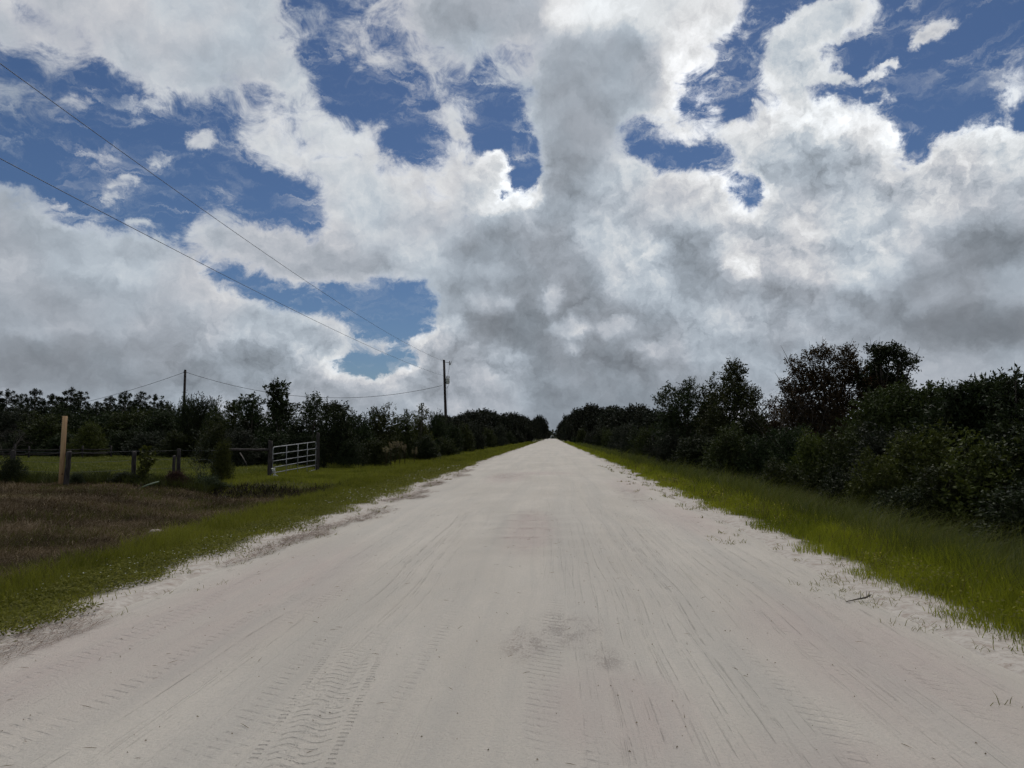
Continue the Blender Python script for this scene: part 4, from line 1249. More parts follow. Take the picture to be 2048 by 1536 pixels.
right_tree("shooting_sapling", 2040, 17, [(2030, 752, 7), (2026, 766, 8), (2032, 782, 12), (2047, 775, 14), (2046, 800, 22), (2080, 790, 30), (2060, 840, 50), (2100, 860, 60), (2050, 890, 50), (2130, 800, 40), (2160, 850, 60)], 12, 1900, M["leaf_dark"], "sapling with one upright shoot at the very right edge", "sapling", leaf=.10, wide=.36, base_r=.06)
b = foot(1578, 33)
plant("bare_shrub", (bare(5, 4.1, 2.6),), (M["bare_twig"],), b, 0, (1, 1, 1), "leafless grey shrub with fine twigs left of the reddish-brown tree", "shrub", G_R, parts=("branches",))

PROTO = [myrtle(s, 3.0, 2.7) for s in (21, 22, 23, 24, 25)]


def shrub(px, py, Y, wpx, mat, label, group, seed, base=None, name="shrub", cat="shrub"):
    b = foot(px, Y) if base is None else base
    h = at(px, py, Y)[2] - b[2]
    wd = wpx / F_PX * Y
    p = PROTO[seed % len(PROTO)]
    return plant(name, p, (M["bark"], M[mat]), b, seed * 1.7, (wd / 2.7, wd / 2.7, h / 3.08), label, cat, group)


for k, (px, py, Y, wpx, mat, lab) in enumerate((
    (1340, 868, 37, 70, "leaf_gray", "greyish shrub at the foot of the dark leafy tree, left end of the thicket"),
    (1400, 872, 33, 110, "leaf_dark", "dark low shrub before the gap under the thin sapling shoots"),
    (1462, 858, 30, 120, "leaf_olive", "rounded green shrub below the pointed tree"),
    (1522, 872, 29, 100, "leaf_dark", "very dark shrub below the small brownish tree"),
    (1588, 860, 28, 120, "leaf_dark", "dark bush under the bare grey shrub"),
    (1560, 925, 22, 110, "leaf_olive", "low olive shrub leaning over the grass below the bare grey shrub"),
    (1628, 872, 23, 110, "leaf_yellow", "yellowish shrub with pale dead twigs below the reddish-brown tree"),
    (1690, 868, 22, 140, "leaf_olive", "wide rounded shrub below the ragged dark tree"),
    (1752, 918, 16.5, 130, "leaf_yellow", "pale yellow-green bush low at the front of the thicket"),
    (1772, 862, 20, 150, "leaf_gray", "blue-grey tinted bush in the middle of the right thicket"),
    (1838, 866, 17, 180, "leaf_yellow", "tall yellow-green bush standing just left of the arching bush"),
    (1880, 930, 14, 190, "leaf_olive", "shaded bush beneath the tall yellow-green bush"),
    (1982, 886, 13.5, 230, "leaf_yellow", "arching bush with bright tops at the right edge"),
    (2045, 985, 11.5, 230, "leaf_dark", "dark bush overhanging the ditch at the lower right edge"),
    (1790, 985, 14, 150, "leaf_dark", "low dark shrub at the grass edge under the pale yellow-green bush"),
    (1690, 945, 18, 120, "leaf_dark", "dark shrub hidden low at the grass edge left of the pale yellow-green bush"),
    (2130, 840, 13, 260, "leaf_dark", "leafy bush partly cut off by the right edge of the photo"),
)):
    shrub(px, py, Y, wpx, mat, lab, G_R, 31 + k)
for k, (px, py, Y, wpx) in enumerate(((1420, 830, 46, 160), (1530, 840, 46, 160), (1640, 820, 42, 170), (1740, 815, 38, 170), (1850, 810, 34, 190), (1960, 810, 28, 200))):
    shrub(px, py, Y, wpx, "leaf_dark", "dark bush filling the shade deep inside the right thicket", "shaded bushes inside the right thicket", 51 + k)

# ---- right side further on: hedge, then the oak grove
G_RH = "shrubs of the far right hedge"
ordn = ["nearest", "second nearest", "third", "fourth", "fifth", "sixth", "seventh", "eighth", "ninth", "tenth", "eleventh", "twelfth", "thirteenth", "fourteenth"]
for k, (px, py, Y, wpx) in enumerate(((1322, 862, 44, 70), (1296, 852, 50, 70), (1276, 868, 56, 60), (1258, 848, 64, 62), (1238, 858, 74, 52), (1222, 860, 86, 46), (1206, 856, 100, 40), (1192, 860, 118, 34), (1178, 862, 140, 30), (1166, 862, 170, 26), (1155, 864, 205, 22), (1146, 866, 245, 18))):
    shrub(px + [3, -2, 0, 4][k % 4], py + [0, 5, -7, 3, -3][k % 5], Y, wpx, ["leaf_gray", "leaf_olive", "leaf_dark", "leaf_gray"][k % 4], f"{ordn[k]} shrub of the low hedge between the right thicket and the right oaks", G_RH, 71 + k)
OAK = [live_oak(s) for s in (61, 62, 63)]
G_RO, G_LO = "live oaks right of the road", "live oaks left of the road"


def oak(px, py, Y, wpx, seed, label, group):
    b = foot(px, Y)
    h = (at(px, py, Y)[2] - b[2]) * (.90 + .24 * ((seed * 7919) % 10) / 9); wd = wpx / F_PX * Y * (.85 + .3 * ((seed * 104729) % 10) / 9)
    return plant("live_oak", OAK[seed % 3], (M["bark"], M["leaf_oak"]), b, seed * 2.1, (wd / 12.5, wd / 12.5, h / 8.6), label, "oak tree", group)


for k, (px, py, Y, wpx) in enumerate(((1312, 828, 135, 90), (1272, 822, 150, 92), (1236, 824, 165, 84), (1206, 814, 180, 80), (1180, 816, 200, 66), (1158, 822, 230, 56), (1142, 828, 265, 44), (1131, 838, 310, 34), (1125, 846, 350, 24))):
    oak(px, py, Y, wpx, 1 + k, f"{ordn[k]} of the dark live oaks right of the road", G_RO)
for k, (px, py, Y, wpx) in enumerate(((905, 832, 140, 90), (940, 828, 152, 80), (972, 823, 168, 78), (1000, 822, 185, 70), (1026, 827, 205, 60), (1046, 830, 232, 52), (1064, 832, 265, 42), (1078, 840, 305, 32), (1087, 850, 350, 22))):
    oak(px, py, Y, wpx, 4 + k, f"{ordn[k]} of the dark live oaks left of the road", G_LO)

# ---- left: hedge from the gate to the oaks
G_LH = "shrubs of the left roadside hedge"
for k, (px, py, Y, wpx, mat) in enumerate(((672, 812, 38, 95, "leaf_dark"), (716, 824, 43, 90, "leaf_dark"), (760, 822, 48, 90, "leaf_olive"), (800, 829, 53, 80, "leaf_olive"), (838, 834, 58, 66, "leaf_yellow"), (872, 830, 63, 62, "leaf_dark"), (902, 846, 70, 50, "leaf_dark"), (928, 850, 80, 46, "leaf_olive"), (952, 853, 92, 42, "leaf_gray"), (976, 856, 108, 38, "leaf_olive"), (998, 858, 128, 34, "leaf_gray"), (1018, 860, 155, 30, "leaf_dark"), (1036, 862, 190, 26, "leaf_gray"), (1054, 864, 235, 22, "leaf_dark"))):
    shrub(px, py + ([0, 4, -3, 2, 5] if k < 6 else [-6, 4, 0, -4, 3])[k % 5], Y, wpx, mat, f"{ordn[k]} shrub from the metal gate along the left roadside hedge", G_LH, 91 + k)
for k, (px, py, Y, wpx, mat, lab) in enumerate((
    (700, 882, 37, 60, "leaf_dark", "low dark bush right of the tall gate post"),
    (748, 880, 41, 70, "leaf_olive", "low bush behind the pale seed heads"),
    (850, 872, 52, 60, "leaf_dark", "low dark bush at the foot of the hedge before the transformer pole"),
    (895, 878, 60, 50, "leaf_olive", "low green bush just below the transformer pole"))):
    shrub(px, py, Y, wpx, mat, lab, G_LH, 111 + k)

# ---- left: thicket behind the gate
G_LT = "trees and shrubs of the thicket behind the gate"
for k, (px, py, Y, wpx, mat, lab) in enumerate((
    (455, 828, 47, 110, "leaf_olive", "olive shrub left of the brace rail, back of the gate thicket"),
    (510, 826, 46, 110, "leaf_dark", "dark shrub behind the brace rail of the gate thicket"),
    (565, 822, 45, 110, "leaf_dark", "dark shrub straight behind the tall leafy sapling"),
    (618, 824, 44, 100, "leaf_dark", "dark shrub under the slim sapling behind the gate"),
    (480, 862, 38, 90, "leaf_gray", "greyish brush behind the wooden brace rail"),
    (540, 868, 40, 100, "leaf_dark", "dark brush straight behind the left gate post"),
    (600, 870, 41, 90, "leaf_dark", "dark brush seen through the metal gate"),
    (430, 850, 42, 80, "leaf_olive", "olive brush behind the weedy bush at the fence"))):
    shrub(px, py, Y, wpx, mat, lab, G_LT, 121 + k)


def left_tree(name, px, Y, items, seed, twigs, mat, label, cat="sapling", **kw):
    b = foot(px, Y)
    return plant(name, tree_from(seed, spots(Y, b, items, seed=seed, jit=.2), twigs, **kw), (M["bark"], M[mat]), b, 0, (1, 1, 1), label, cat, G_LT)


left_tree("broadleaf_sapling", 556, 42, [(550, 762, 6), (542, 776, 8), (532, 778, 6), (556, 775, 9), (564, 770, 5), (548, 792, 10), (564, 790, 8), (554, 806, 14), (538, 808, 8), (572, 812, 9), (560, 828, 18)], 131, 360, "leaf_dark", "tall leafy sapling standing highest in the thicket behind the gate", leaf=.17, wide=.55, base_r=.05, twig=.22, per=7)
left_tree("slim_sapling", 627, 42, [(628, 786, 4), (627, 796, 6), (638, 797, 4), (618, 803, 6), (628, 808, 9), (640, 806, 5), (612, 814, 8), (630, 822, 14), (600, 818, 8)], 132, 190, "leaf_dark", "slim upright sapling to the right of the tallest one behind the gate", leaf=.14, wide=.5, base_r=.04, per=6)
left_tree("bushy_sapling", 500, 44, [(496, 800, 9), (508, 796, 7), (490, 812, 12), (510, 812, 12), (500, 830, 18)], 133, 260, "leaf_dark", "bushy young tree left of the tallest sapling behind the gate", leaf=.15, wide=.5, base_r=.05, per=7)
left_tree("small_broadleaf", 466, 46, [(462, 814, 10), (476, 812, 9), (468, 826, 16)], 134, 170, "leaf_olive", "low rounded sapling between the bare wooden pole and the bushy young tree", leaf=.14, base_r=.04, per=7)
left_tree("spindly_sapling", 843, 57, [(842, 815, 3), (838, 824, 4), (846, 822, 4), (852, 828, 3), (842, 834, 6), (834, 832, 3)], 135, 60, "leaf_yellow", "spindly sapling poking above the left hedge near the transformer pole", leaf=.2, wide=.4, base_r=.04, per=6)
left_tree("dark_young_tree", 665, 39, [(660, 816, 9), (680, 818, 8), (650, 820, 8), (668, 828, 16)], 136, 200, "leaf_dark", "young dark tree just above the right gate post", leaf=.13, base_r=.04, per=7)

# ---- left: woodland behind the pasture
G_P = "young pines behind the pasture"
PINE = [slash_pine(s) for s in (41, 42, 43, 44)]
for k, (px, py, Y, wpx) in enumerate(((-30, 782, 64, 0), (8, 780, 62, 0), (38, 790, 66, 0), (65, 778, 63, 0), (100, 789, 66, 0), (137, 777, 62, 0), (157, 786, 64, 0), (190, 803, 70, 0), (217, 793, 66, 0), (247, 784, 63, 0), (276, 786, 64, 0), (306, 789, 65, 0), (330, 808, 70, 0), (84, 800, 72, 0), (118, 798, 70, 0), (-75, 780, 66, 0))):
    b = foot(px, Y); h = at(px, py, Y)[2] - b[2]
    s = h / 6.6
    word = ["leftmost", "second", "third", "fourth", "fifth", "sixth", "seventh", "eighth", "ninth", "tenth", "eleventh", "twelfth", "last"]
    if px < 0: lab = "young pine behind the pasture, just cut off by the left edge of the photo"
    elif k >= 13: lab = "shorter young pine in the back row above the left half of the pasture" + (", further left" if px < 100 else ", further right")
    else: lab = f"{word[k - 1]} of the tufted young pines counted from the left edge"
    plant("pine_tree", PINE[k % 4], (M["bark"], M["needle"]), b, k * 1.3, (s * .95, s * .95, s), lab, "pine tree", G_P)
G_PB = "brush at the back of the pasture"
for k, (px, py, Y, wpx, mat, lab) in enumerate((
    (-60, 820, 57, 120, "leaf_dark", "dark brush beyond the left edge, back of the pasture"),
    (20, 822, 58, 110, "leaf_gray", "grey-green brush at the far left, back of the pasture"),
    (85, 832, 57, 110, "leaf_olive", "olive brush left of the new timber post, back of the pasture"),
    (140, 822, 60, 110, "leaf_dark", "dark brush right behind the top of the new timber post"),
    (178, 848, 54, 72, "leaf_yellow", "rounded yellow-green bush at the pasture edge right of the timber post"),
    (215, 826, 62, 110, "leaf_dark", "dark brush above the deep shade at the back of the pasture"),
    (268, 822, 61, 120, "leaf_olive", "olive brush in the middle of the woodland edge"),
    (325, 822, 60, 110, "leaf_dark", "dark brush left of the bare wooden pole"),
    (245, 862, 58, 80, "leaf_dark", "very dark low brush in the shaded back corner of the pasture"),
    (300, 866, 57, 100, "leaf_gray", "low greyish brush along the far edge of the pasture"),
    (360, 866, 54, 90, "leaf_olive", "low olive brush below the bare wooden pole"),
    (-20, 806, 76, 120, "leaf_dark", "dark trees filling the gap under the leftmost pine"),
    (52, 808, 76, 110, "leaf_dark", "dark trees filling the gap between the second and fourth pines"),
    (118, 808, 76, 110, "leaf_dark", "dark trees filling the gap between the fourth and fifth pines"),
    (180, 812, 76, 110, "leaf_dark", "dark trees in the dip of the pine row right of the timber post"),
    (238, 810, 76, 110, "leaf_dark", "dark trees behind the eighth and ninth pines"),
    (296, 812, 76, 110, "leaf_dark", "dark trees behind the tenth and eleventh pines"),
    (350, 814, 74, 90, "leaf_dark", "dark trees just left of the bare wooden pole, behind the last pine"),
    (60, 870, 56, 110, "leaf_dark", "low dark brush behind the far rail fence"),
    (125, 870, 56, 90, "leaf_dark", "low dark brush behind the new timber post"))):
    shrub(px, py, Y, wpx, mat, lab, G_PB, 141 + k)
for k, (px, py, Y, wpx, lab) in enumerate((
    (376, 797, 56, 60, "round topped tree right at the bare wooden pole"),
    (405, 798, 55, 56, "round topped tree one step right of the bare wooden pole"),
    (428, 806, 52, 54, "round topped tree two steps right of the bare wooden pole"))):
    shrub(px, py, Y, wpx, "leaf_dark", lab, G_PB, 161 + k, name="round_tree", cat="tree")
b = foot(14, 52)
plant("bare_shrub", (bare(9, 2.6, 2.4),), (M["bare_twig"],), b, 0, (1, 1, 1), "leafless grey brush at the far left edge behind the pasture", "shrub", G_PB, parts=("branches",))

# ---- weeds along the fence
G_W = "weeds grown up along the fence"
for k, (px, py, Y, wpx, mat, lab) in enumerate((
    (446, 884, 26.2, 46, "leaf_yellow", "pale green weed at the left end of the brace rail"),
    (352, 942, 24.6, 54, "leaf_red", "low reddish-brown bush at the foot of the fence"),
    (24, 916, 24.0, 60, "leaf_dark", "vine-like weeds smothering the leftmost fence post"),
    (255, 945, 24.6, 70, "leaf_dark", "low dark weeds round the split fence post"),
    (156, 948, 23.4, 34, "leaf_dark", "small weed at the foot of the leaning fence post"),
    (420, 952, 24.6, 64, "leaf_dark", "low dark weeds at the base of the tall weedy bush"))):
    shrub(px, py, Y, wpx, mat, lab, G_W, 171 + k, name="weed_bush", cat="weeds")
wb = foot(402, 25.4)
plant("weed_bush", tree_from(182, spots(25.4, wb, [(398, 866, 5), (406, 872, 7), (390, 882, 8), (412, 890, 9), (398, 900, 11), (420, 905, 8), (384, 912, 9), (404, 922, 13), (424, 930, 10), (388, 938, 12), (410, 948, 15), (394, 958, 14), (424, 956, 10)], seed=5, jit=.15), 105, leaf=.075, wide=.36, base_r=.02, stems=4, twig=.24, per=7, shell=.05), (M["bark"], M["leaf_gray"]), wb, 0, (1, 1, 1), "tall open weedy bush on the fence line left of the brace rail", "weeds", G_W)
left_b = foot(292, 24.8)
plant("tall_weed", tree_from(181, spots(24.8, left_b, [(294, 898, 5), (288, 903, 5), (299, 908, 5), (293, 918, 8), (290, 932, 7), (296, 925, 6), (284, 944, 6), (286, 955, 8)], seed=2, jit=.06), 130, leaf=.11, wide=.6, base_r=.015, twig=.10, per=5), (M["bark"], M["leaf_yellow"]), left_b, 0, (1, 1, 1), "tall single weed with pale broad leaves right of the split fence post", "weeds", G_W)

# pale seed heads before the left hedge
r = np.random.default_rng(77)
for k, (px, py, Y) in enumerate(((782, 884, 40), (790, 879, 41), (800, 884, 41), (810, 890, 42), (772, 892, 39.5), (828, 896, 43))):
    b = foot(px, Y); h = at(px, py, Y)[2] - b[2]
    mb = MB()
    heads = []
    for j in range(7):
        a = r.random() * 6.28; e = np.array([.16 * math.cos(a), .16 * math.sin(a), h * (.82 + .18 * r.random())])
        mb.tube([(0, 0, -.05), e * np.array([.4, .4, .6]), e], [.006, .005, .003], 4)
        heads.append(e)
    H = np.repeat(np.array(heads), 60, 0)
    B = H + np.c_[r.normal(0, .025, len(H)), r.normal(0, .025, len(H)), -.22 * r.random(len(H)) + .05]
    D = unit(rand_dir(len(H), r) + np.array([0, 0, .9])); N = unit(np.cross(D, rand_dir(len(H), r)))
    V, Q = leaf_quads(B, D, N, np.full(len(H), .06), np.full(len(H), .018), r, 0)
    lab = ["tallest pale tuft, second from left, of seed grass before the left hedge", "topmost pale tuft of seed grass before the left hedge", "pale seed grass tuft just right of the topmost one", "pale seed grass tuft fourth from the left", "leftmost pale seed grass tuft before the left hedge", "rightmost pale seed grass tuft before the left hedge"][k]
    if k == 0: lab = "pale seed grass tuft just left of the topmost one"
    plant("seed_grass", (mb.mesh("stalks"), np_mesh("plumes", V, [Q], tint=np.repeat(r.random(len(H)), 4))), (M["straw"], M["plume"]), b, 0, (1, 1, 1), lab, "grass tuft", "pale seed grass before the left hedge", parts=("stalks", "plumes"))

# far wood closing the end of the road
V, Q, A, n0 = [], [], [], 0
rr = np.random.default_rng(55)
n = 44000
x = rr.uniform(-1300, 1300, n); y = rr.uniform(640, 760, n)
top = 3.0 + 5.5 * fbm(x * .03, y * .02, 120, 4)
P = np.stack([x, y, top * rr.random(n) ** .7], 1)
N = rand_dir(n, rr); D = unit(np.cross(N, rand_dir(n, rr)))
v, q4 = leaf_quads(P, D, N, np.full(n, 2.6), np.full(n, 2.0), rr)
stuff("distant_woods", "low far wood closing the view at the end of the road", M["leaf_gray"], [(v, q4, None, np.repeat(rr.random(n), 4))])
# ------------------------------------------------------------------ poles and wires
def catenary(a, b, sag, n=40):
    t = np.linspace(0, 1, n)[:, None]
    p = np.asarray(a) * (1 - t) + np.asarray(b) * t
    p[:, 2] -= (4 * sag * t * (1 - t))[:, 0]
    return p


Yp = 71.0
top = at(888, 720, Yp); low = at(891.3, 832, Yp)
slope = (top - low) / (top[2] - low[2])
gz = float(ground_z(low[0], Yp))
base = low + slope * (gz - low[2])
pole = empty("utility_pole", base, 0, "tall utility pole carrying a grey transformer, left of the road", "utility pole")
mb = MB()
rel = top - base
mb.tube([(0, 0, -.4), rel * .5, rel], [.155, .135, .115], 12)
mb.build("shaft", M["pole_wood"], pole, True)
loc = lambda px, py, dy=0: at(px, py, Yp + dy) - base
tr = MB()
c = loc(895.2, 768); t2 = loc(895.2, 757)
h_ = t2[2] - c[2]
tr.tube([c, c + (0, 0, .03), c + (0, 0, h_ - .03), c + (0, 0, h_), c + (0, 0, h_ + .05)], [.17, .19, .19, .205, .12], 16)
can = tr.build("transformer", M["can_gray"], pole, True)
for dx, dy, hh in ((-.10, -.06, .26), (.01, .06, .36), (.15, -.02, .26)):
    b2 = MB(); p = c + np.array([dx, dy, h_ + .02])
    b2.tube([p, p + (0, 0, hh * .2), p + (0, 0, hh * .22), p + (0, 0, hh * .45), p + (0, 0, hh * .47), p + (0, 0, hh * .75), p + (0, 0, hh)], [.03, .03, .055, .03, .05, .028, .015], 8)
    b2.build("bushing", M["porcelain"], can)
mb = MB()
k = loc(895, 764); mb.box(k + np.array([-.16, 0, 0]), (.22, .10, .28)); mb.build("bracket", M["dark_iron"], pole)
mb = MB()
a0 = loc(888.2, 724); a1 = loc(897, 725)
mb.tube([a0, a1], .03, 6); mb.build("arm", M["dark_iron"], pole)
mb = MB()
f0 = loc(899, 722); f1 = loc(899, 729.5); f2 = loc(902.5, 723); f3 = loc(900.5, 729.5)
mb.tube([a1, f0 + (f1 - f0) * .4], .02, 6); mb.tube([f0, f1], [.045, .045], 7); mb.tube([f3, f2], [.035, .03], 7); mb.tube([f1, f3], .02, 5)
mb.build("fuse_cutout", M["porcelain"], pole)
mb = MB(); mb.tube(catenary(f1, c + np.array([.01, .06, h_ + .36]), .08, 8), .012, 5); mb.build("jumper_wire", M["wire"], pole)
mb = MB(); mb.tube(catenary(c + np.array([.22, 0, .5 * h_]), loc(889.5, 773), .38, 14), .014, 5); mb.build("jumper_wire", M["wire"], pole)
mb = MB(); mb.tube([loc(894.5, 772, .2), loc(893.8, 836, .2), loc(893.6, 836, .2) * (1, 1, 0)], .012, 5); mb.build("ground_wire", M["wire"], pole)
mb = MB(); q0 = top - base; mb.tube([q0 + (-.02, -.03, -.02), q0 + (-.1, -.05, .05)], .035, 6); mb.build("insulator", M["porcelain"], pole)

Y2 = 66.0
top2 = at(370.5, 739.5, Y2); low2 = at(368.2, 806, Y2)
s2 = (top2 - low2) / (top2[2] - low2[2])
base2 = low2 + s2 * (float(ground_z(low2[0], Y2)) - low2[2])
pole2 = empty("utility_pole", base2, 0, "bare wooden pole rising from the trees on the left", "utility pole")
mb = MB(); rel2 = top2 - base2
mb.tube([(0, 0, -.4), rel2 * .5, rel2], [.14, .125, .105], 12); mb.build("shaft", M["pole_wood"], pole2, True)
mb = MB(); e = at(370, 744, Y2) - base2; mb.tube([e + (-.16, 0, 0), e + (.16, 0, 0)], .03, 6); mb.build("clamp", M["dark_iron"], pole2)


def wire(label, a, b, sag, r=.012, n=60):
    mb = MB(); mb.tube(catenary(a, b, sag, n), r, 5)
    return tag(mb.build("power_line", M["wire"]), label, "power line", "wires strung from the poles")


# the two road-side wires run on past the camera
def along(px0, py0, pt_end, X):
    """the point where the sight line px0, py0 meets the vertical plane through pt_end and x = X at the near end"""
    d = ray(px0, py0)
    t = X / d[0]
    return np.array([X, d[1] * t, EYE + d[2] * t])


for (py0, end, lab) in ((127, at(887, 722, Yp), "upper of the two long wires from the transformer pole towards the upper left"),
                        (317, at(888, 752, Yp), "lower of the two long wires from the transformer pole towards the left edge")):
    X = end[0] - .4
    p = along(0, py0, end, X)
    m = along(*((447, 443) if py0 == 127 else (440, 542)), end, (X + end[0]) / 2)
    # fit the sag so that the wire also passes the spot seen halfway along
    t = (end[1] - m[1]) / (end[1] - p[1])
    z_line = end[2] + (p[2] - end[2]) * t
    curv = (z_line - m[2]) / max(1e-3, t * (1 - t))
    tt = np.linspace(0, 1.75, 70)[:, None]
    P = end + (p - end) * tt
    P[:, 2] = end[2] + (p[2] - end[2]) * tt[:, 0] - curv * tt[:, 0] * (1 - tt[:, 0])
    mb = MB(); mb.tube(P, .0085, 5)
    tag(mb.build("power_line", M["wire"]), lab, "power line", "wires strung from the poles")
pts = [at(372.5, 745, Y2)]
wire("sagging wire strung between the transformer pole and the bare wooden pole", at(372.5, 744.5, Y2), at(884, 771, Yp), .1, .022)
o = bpy.data.objects[-1] if False else None
bpy.data.objects.remove(bpy.data.objects["power_line.002"])
A, Bp = at(372.5, 744.5, Y2), at(884, 771, Yp)
mid = at(640, 795.3, 69.0)
tm = (mid[0] - A[0]) / (Bp[0] - A[0]); zl = A[2] + (Bp[2] - A[2]) * tm
wire("sagging wire strung between the transformer pole and the bare wooden pole", A, Bp, (zl - mid[2]) / (4 * tm * (1 - tm)), .020)
A2, B2_ = at(368.5, 744.5, Y2), at(60, 825, 70)
m2 = at(252, 783, 67.5); tm = (m2[0] - A2[0]) / (B2_[0] - A2[0]); zl = A2[2] + (B2_[2] - A2[2]) * tm
wire("wire dropping left from the bare wooden pole into the pines", A2, B2_, max(.02, (zl - m2[2]) / (4 * tm * (1 - tm))), .018)

# ------------------------------------------------------------------ gate
gl, gr = at(546, 895, 28.6), at(632, 884, 33.7)
G_POST = "wooden posts of the fence and gate"


def round_post(px, py, Y, r, label, lean=0.0, splits=False, name="fence_post"):
    t = at(px, py, Y)
    x = t[0]
    b = np.array([x - lean * (t[2]), Y, float(ground_z(x, Y))])
    o = MB()
    rel = t - b
    g = np.random.default_rng(int(px))
    n = 9
    P = [rel * (i / n) + np.r_[g.normal(0, .004, 2), 0] for i in range(n + 1)]
    P[0] = np.array([0, 0, -.25])
    o.tube(P + [rel + np.array([0, 0, .012])], [r * (1.04 - .06 * i / n) * (1 + g.normal(0, .02)) for i in range(n + 1)] + [r * .8], 10)
    ob = o.build(name, M["old_wood"], None, False)
    ob.location = b
    return tag(ob, label, "post", G_POST)


round_post(541, 882, 28.45, .088, "thick round wooden post at the left end of the metal gate", name="gate_post")
round_post(636.5, 866, 34.0, .082, "taller round wooden post at the right end of the metal gate", name="gate_post")
gate = empty("metal_gate", (gl[0], gl[1], 0), 0, "galvanized tube gate, slightly sagging, between two wooden posts", "gate")
o3 = np.array([gl[0], gl[1], 0])
rails_l = [894.5, 908.3, 922.5, 935.0, 946.0, 956.0]
rails_r = [883.6, 897.0, 909.3, 919.8, 930.2, 939.2]
def gp(t, k):
    """t along the gate, k-th rail"""
    Lp = at(546, rails_l[k], 28.6); Rp = at(632, rails_r[k], 33.7)
    x = np.array([gl[0] + (gr[0] - gl[0]) * t, gl[1] + (gr[1] - gl[1]) * t, Lp[2] * (1 - t) + Rp[2] * t])
    if k == 3 and t > .82: x[2] += .10 * (t - .82) - .02
    if k == 5: x[2] -= .05 * math.sin(PI * t)
    return x - o3
fr = MB()
R0 = .0195
fr.tube([gp(0, 4) * [1, 1, 1], gp(0, 3), gp(0, 0) + (0, 0, -.12), gp(0, 0) + (0, .03, -.03), gp(.03, 0), gp(.5, 0), gp(.97, 0), gp(1, 0) + (0, -.03, -.03), gp(1, 0) + (0, 0, -.12), gp(1, 5)], R0, 8)
fr.build("frame", M["galvanized"], gate, True)
for k in range(1, 6):
    rl = MB(); rl.tube([gp(t, k) for t in (np.linspace(0 if k < 5 else .13, 1, 12))], R0 * .92, 8); rl.build("rail", M["galvanized"], gate, True)
for t in (.27, .53, .76):
    stay = MB(); d_ = np.array([.028, 0, 0]); a_, b_ = gp(t, 0) + d_, gp(t, 5) + d_
    stay.box((a_ + b_) / 2, (.012, .045, a_[2] - b_[2]), 0); stay.build("stay", M["galvanized"], gate)
for k, t in ((1, 1.0), (4, 1.0)):
    hg = MB(); p = gp(t, k); hg.tube([p + (0, -.02, -.04), p + (0, -.02, .04)], .038, 8); hg.tube([p, p + (0, .22, 0)], .014, 6); hg.build("hinge", M["dark_iron"], gate)
ch = MB()
a_ = gp(0, 2) + (.03, 0, 0); b_ = at(541, 918, 28.45) - o3 + (.09, 0, 0)
ch.tube(catenary(a_, b_, .12, 10), .012, 5); ch.build("chain", M["dark_iron"], gate)
# torn white scrap at the lower corner
rg = np.random.default_rng(8)
c0 = at(546, 936, 28.3); c1 = at(551, 953.5, 28.3)
n = 14
u_ = np.linspace(0, 1, n)[:, None]
ctr = c0 * (1 - u_) + c1 * u_
wid = (.045 + .03 * np.sin(u_ * 9) + .02 * rg.random((n, 1)))
Vr = []
for j in (-1, -.3, .4, 1):
    Vr.append(ctr + np.c_[wid * j, .05 * np.sin(u_ * 14 + j * 2), .015 * rg.normal(size=(n, 1))])
Vr = np.stack(Vr, 1).reshape(-1, 3)
ii = np.arange(n - 1)[:, None] * 4 + np.arange(3)[None]
me = np_mesh("white_rag", Vr - c0, [np.stack([ii, ii + 1, ii + 5, ii + 4], -1).reshape(-1, 4)])
rag = link("white_rag", me, None, M["cloth_white"]); rag.location = c0
sol = rag.modifiers.new("thickness", "SOLIDIFY"); sol.thickness = .01
tag(rag, "small crumpled white scrap hanging by the left gate post", "scrap")

# ------------------------------------------------------------------ fence posts, rails, strands
p = on_ground(121, 979, -.16)
tp = at(130, 832, p[1])
post = MB()
hh = tp[2] - p[2]
post.box((0, 0, hh / 2 - .3), (.142, .142, hh + .6), math.radians(38), 1.0, .006)
ob = post.build("timber_post", M["lumber"])
ob.location = p
ob.rotation_euler = (0, math.atan2(tp[0] - p[0], hh), 0)
tag(ob, "tall new square timber post of orange-brown wood at the ditch edge", "post", G_POST)
round_post(138.5, 903.5, 22.6, .078, "weathered round post leaning right behind the new timber post", lean=.06)
round_post(268.5, 903.5, 25.0, .075, "weathered grey fence post standing alone in front of the pasture")
round_post(27, 902, 24.3, .08, "leftmost fence post, overgrown by weeds")
round_post(348.5, 912, 24.7, .055, "thin fence post beside the low reddish-brown bush")
round_post(358, 898, 26.4, .07, "dark fence post on the left side of the tall weedy bush")
rail = MB()
r0, r1 = at(438, 899.5, 26.6), at(537, 899.5, 28.4)
g = np.random.default_rng(3)
cs = [r0 * (1 - t) + r1 * t + np.r_[0, 0, g.normal(0, .008)] - r0 for t in np.linspace(0, 1, 9)]
rail.tube(cs, [.058 + .006 * g.normal() for _ in cs], 9)
ob = rail.build("brace_rail", M["old_wood"]); ob.location = r0
tag(ob, "horizontal round wooden brace rail running left from the gate post", "fence rail")
brace_post = round_post(440, 897, 26.5, .075, "fence post at the left end of the brace rail")
st = MB(); s0, s1 = at(480, 906, 28.5), at(494, 930, 28.0)
st.tube([(0, 0, 0), (s1 - s0) * .5 + (0, 0, .02), s1 - s0], [.022, .02, .014], 6)
ob = st.build("dead_branch", M["bare_twig"]); ob.location = s0
tag(ob, "thin pale dead branch slanting below the brace rail", "branch")
cane = MB(); s0 = at(274, 977, 23.0); s1 = at(318, 963, 23.6)
s0[2] = float(ground_z(s0[0], s0[1])) + .02
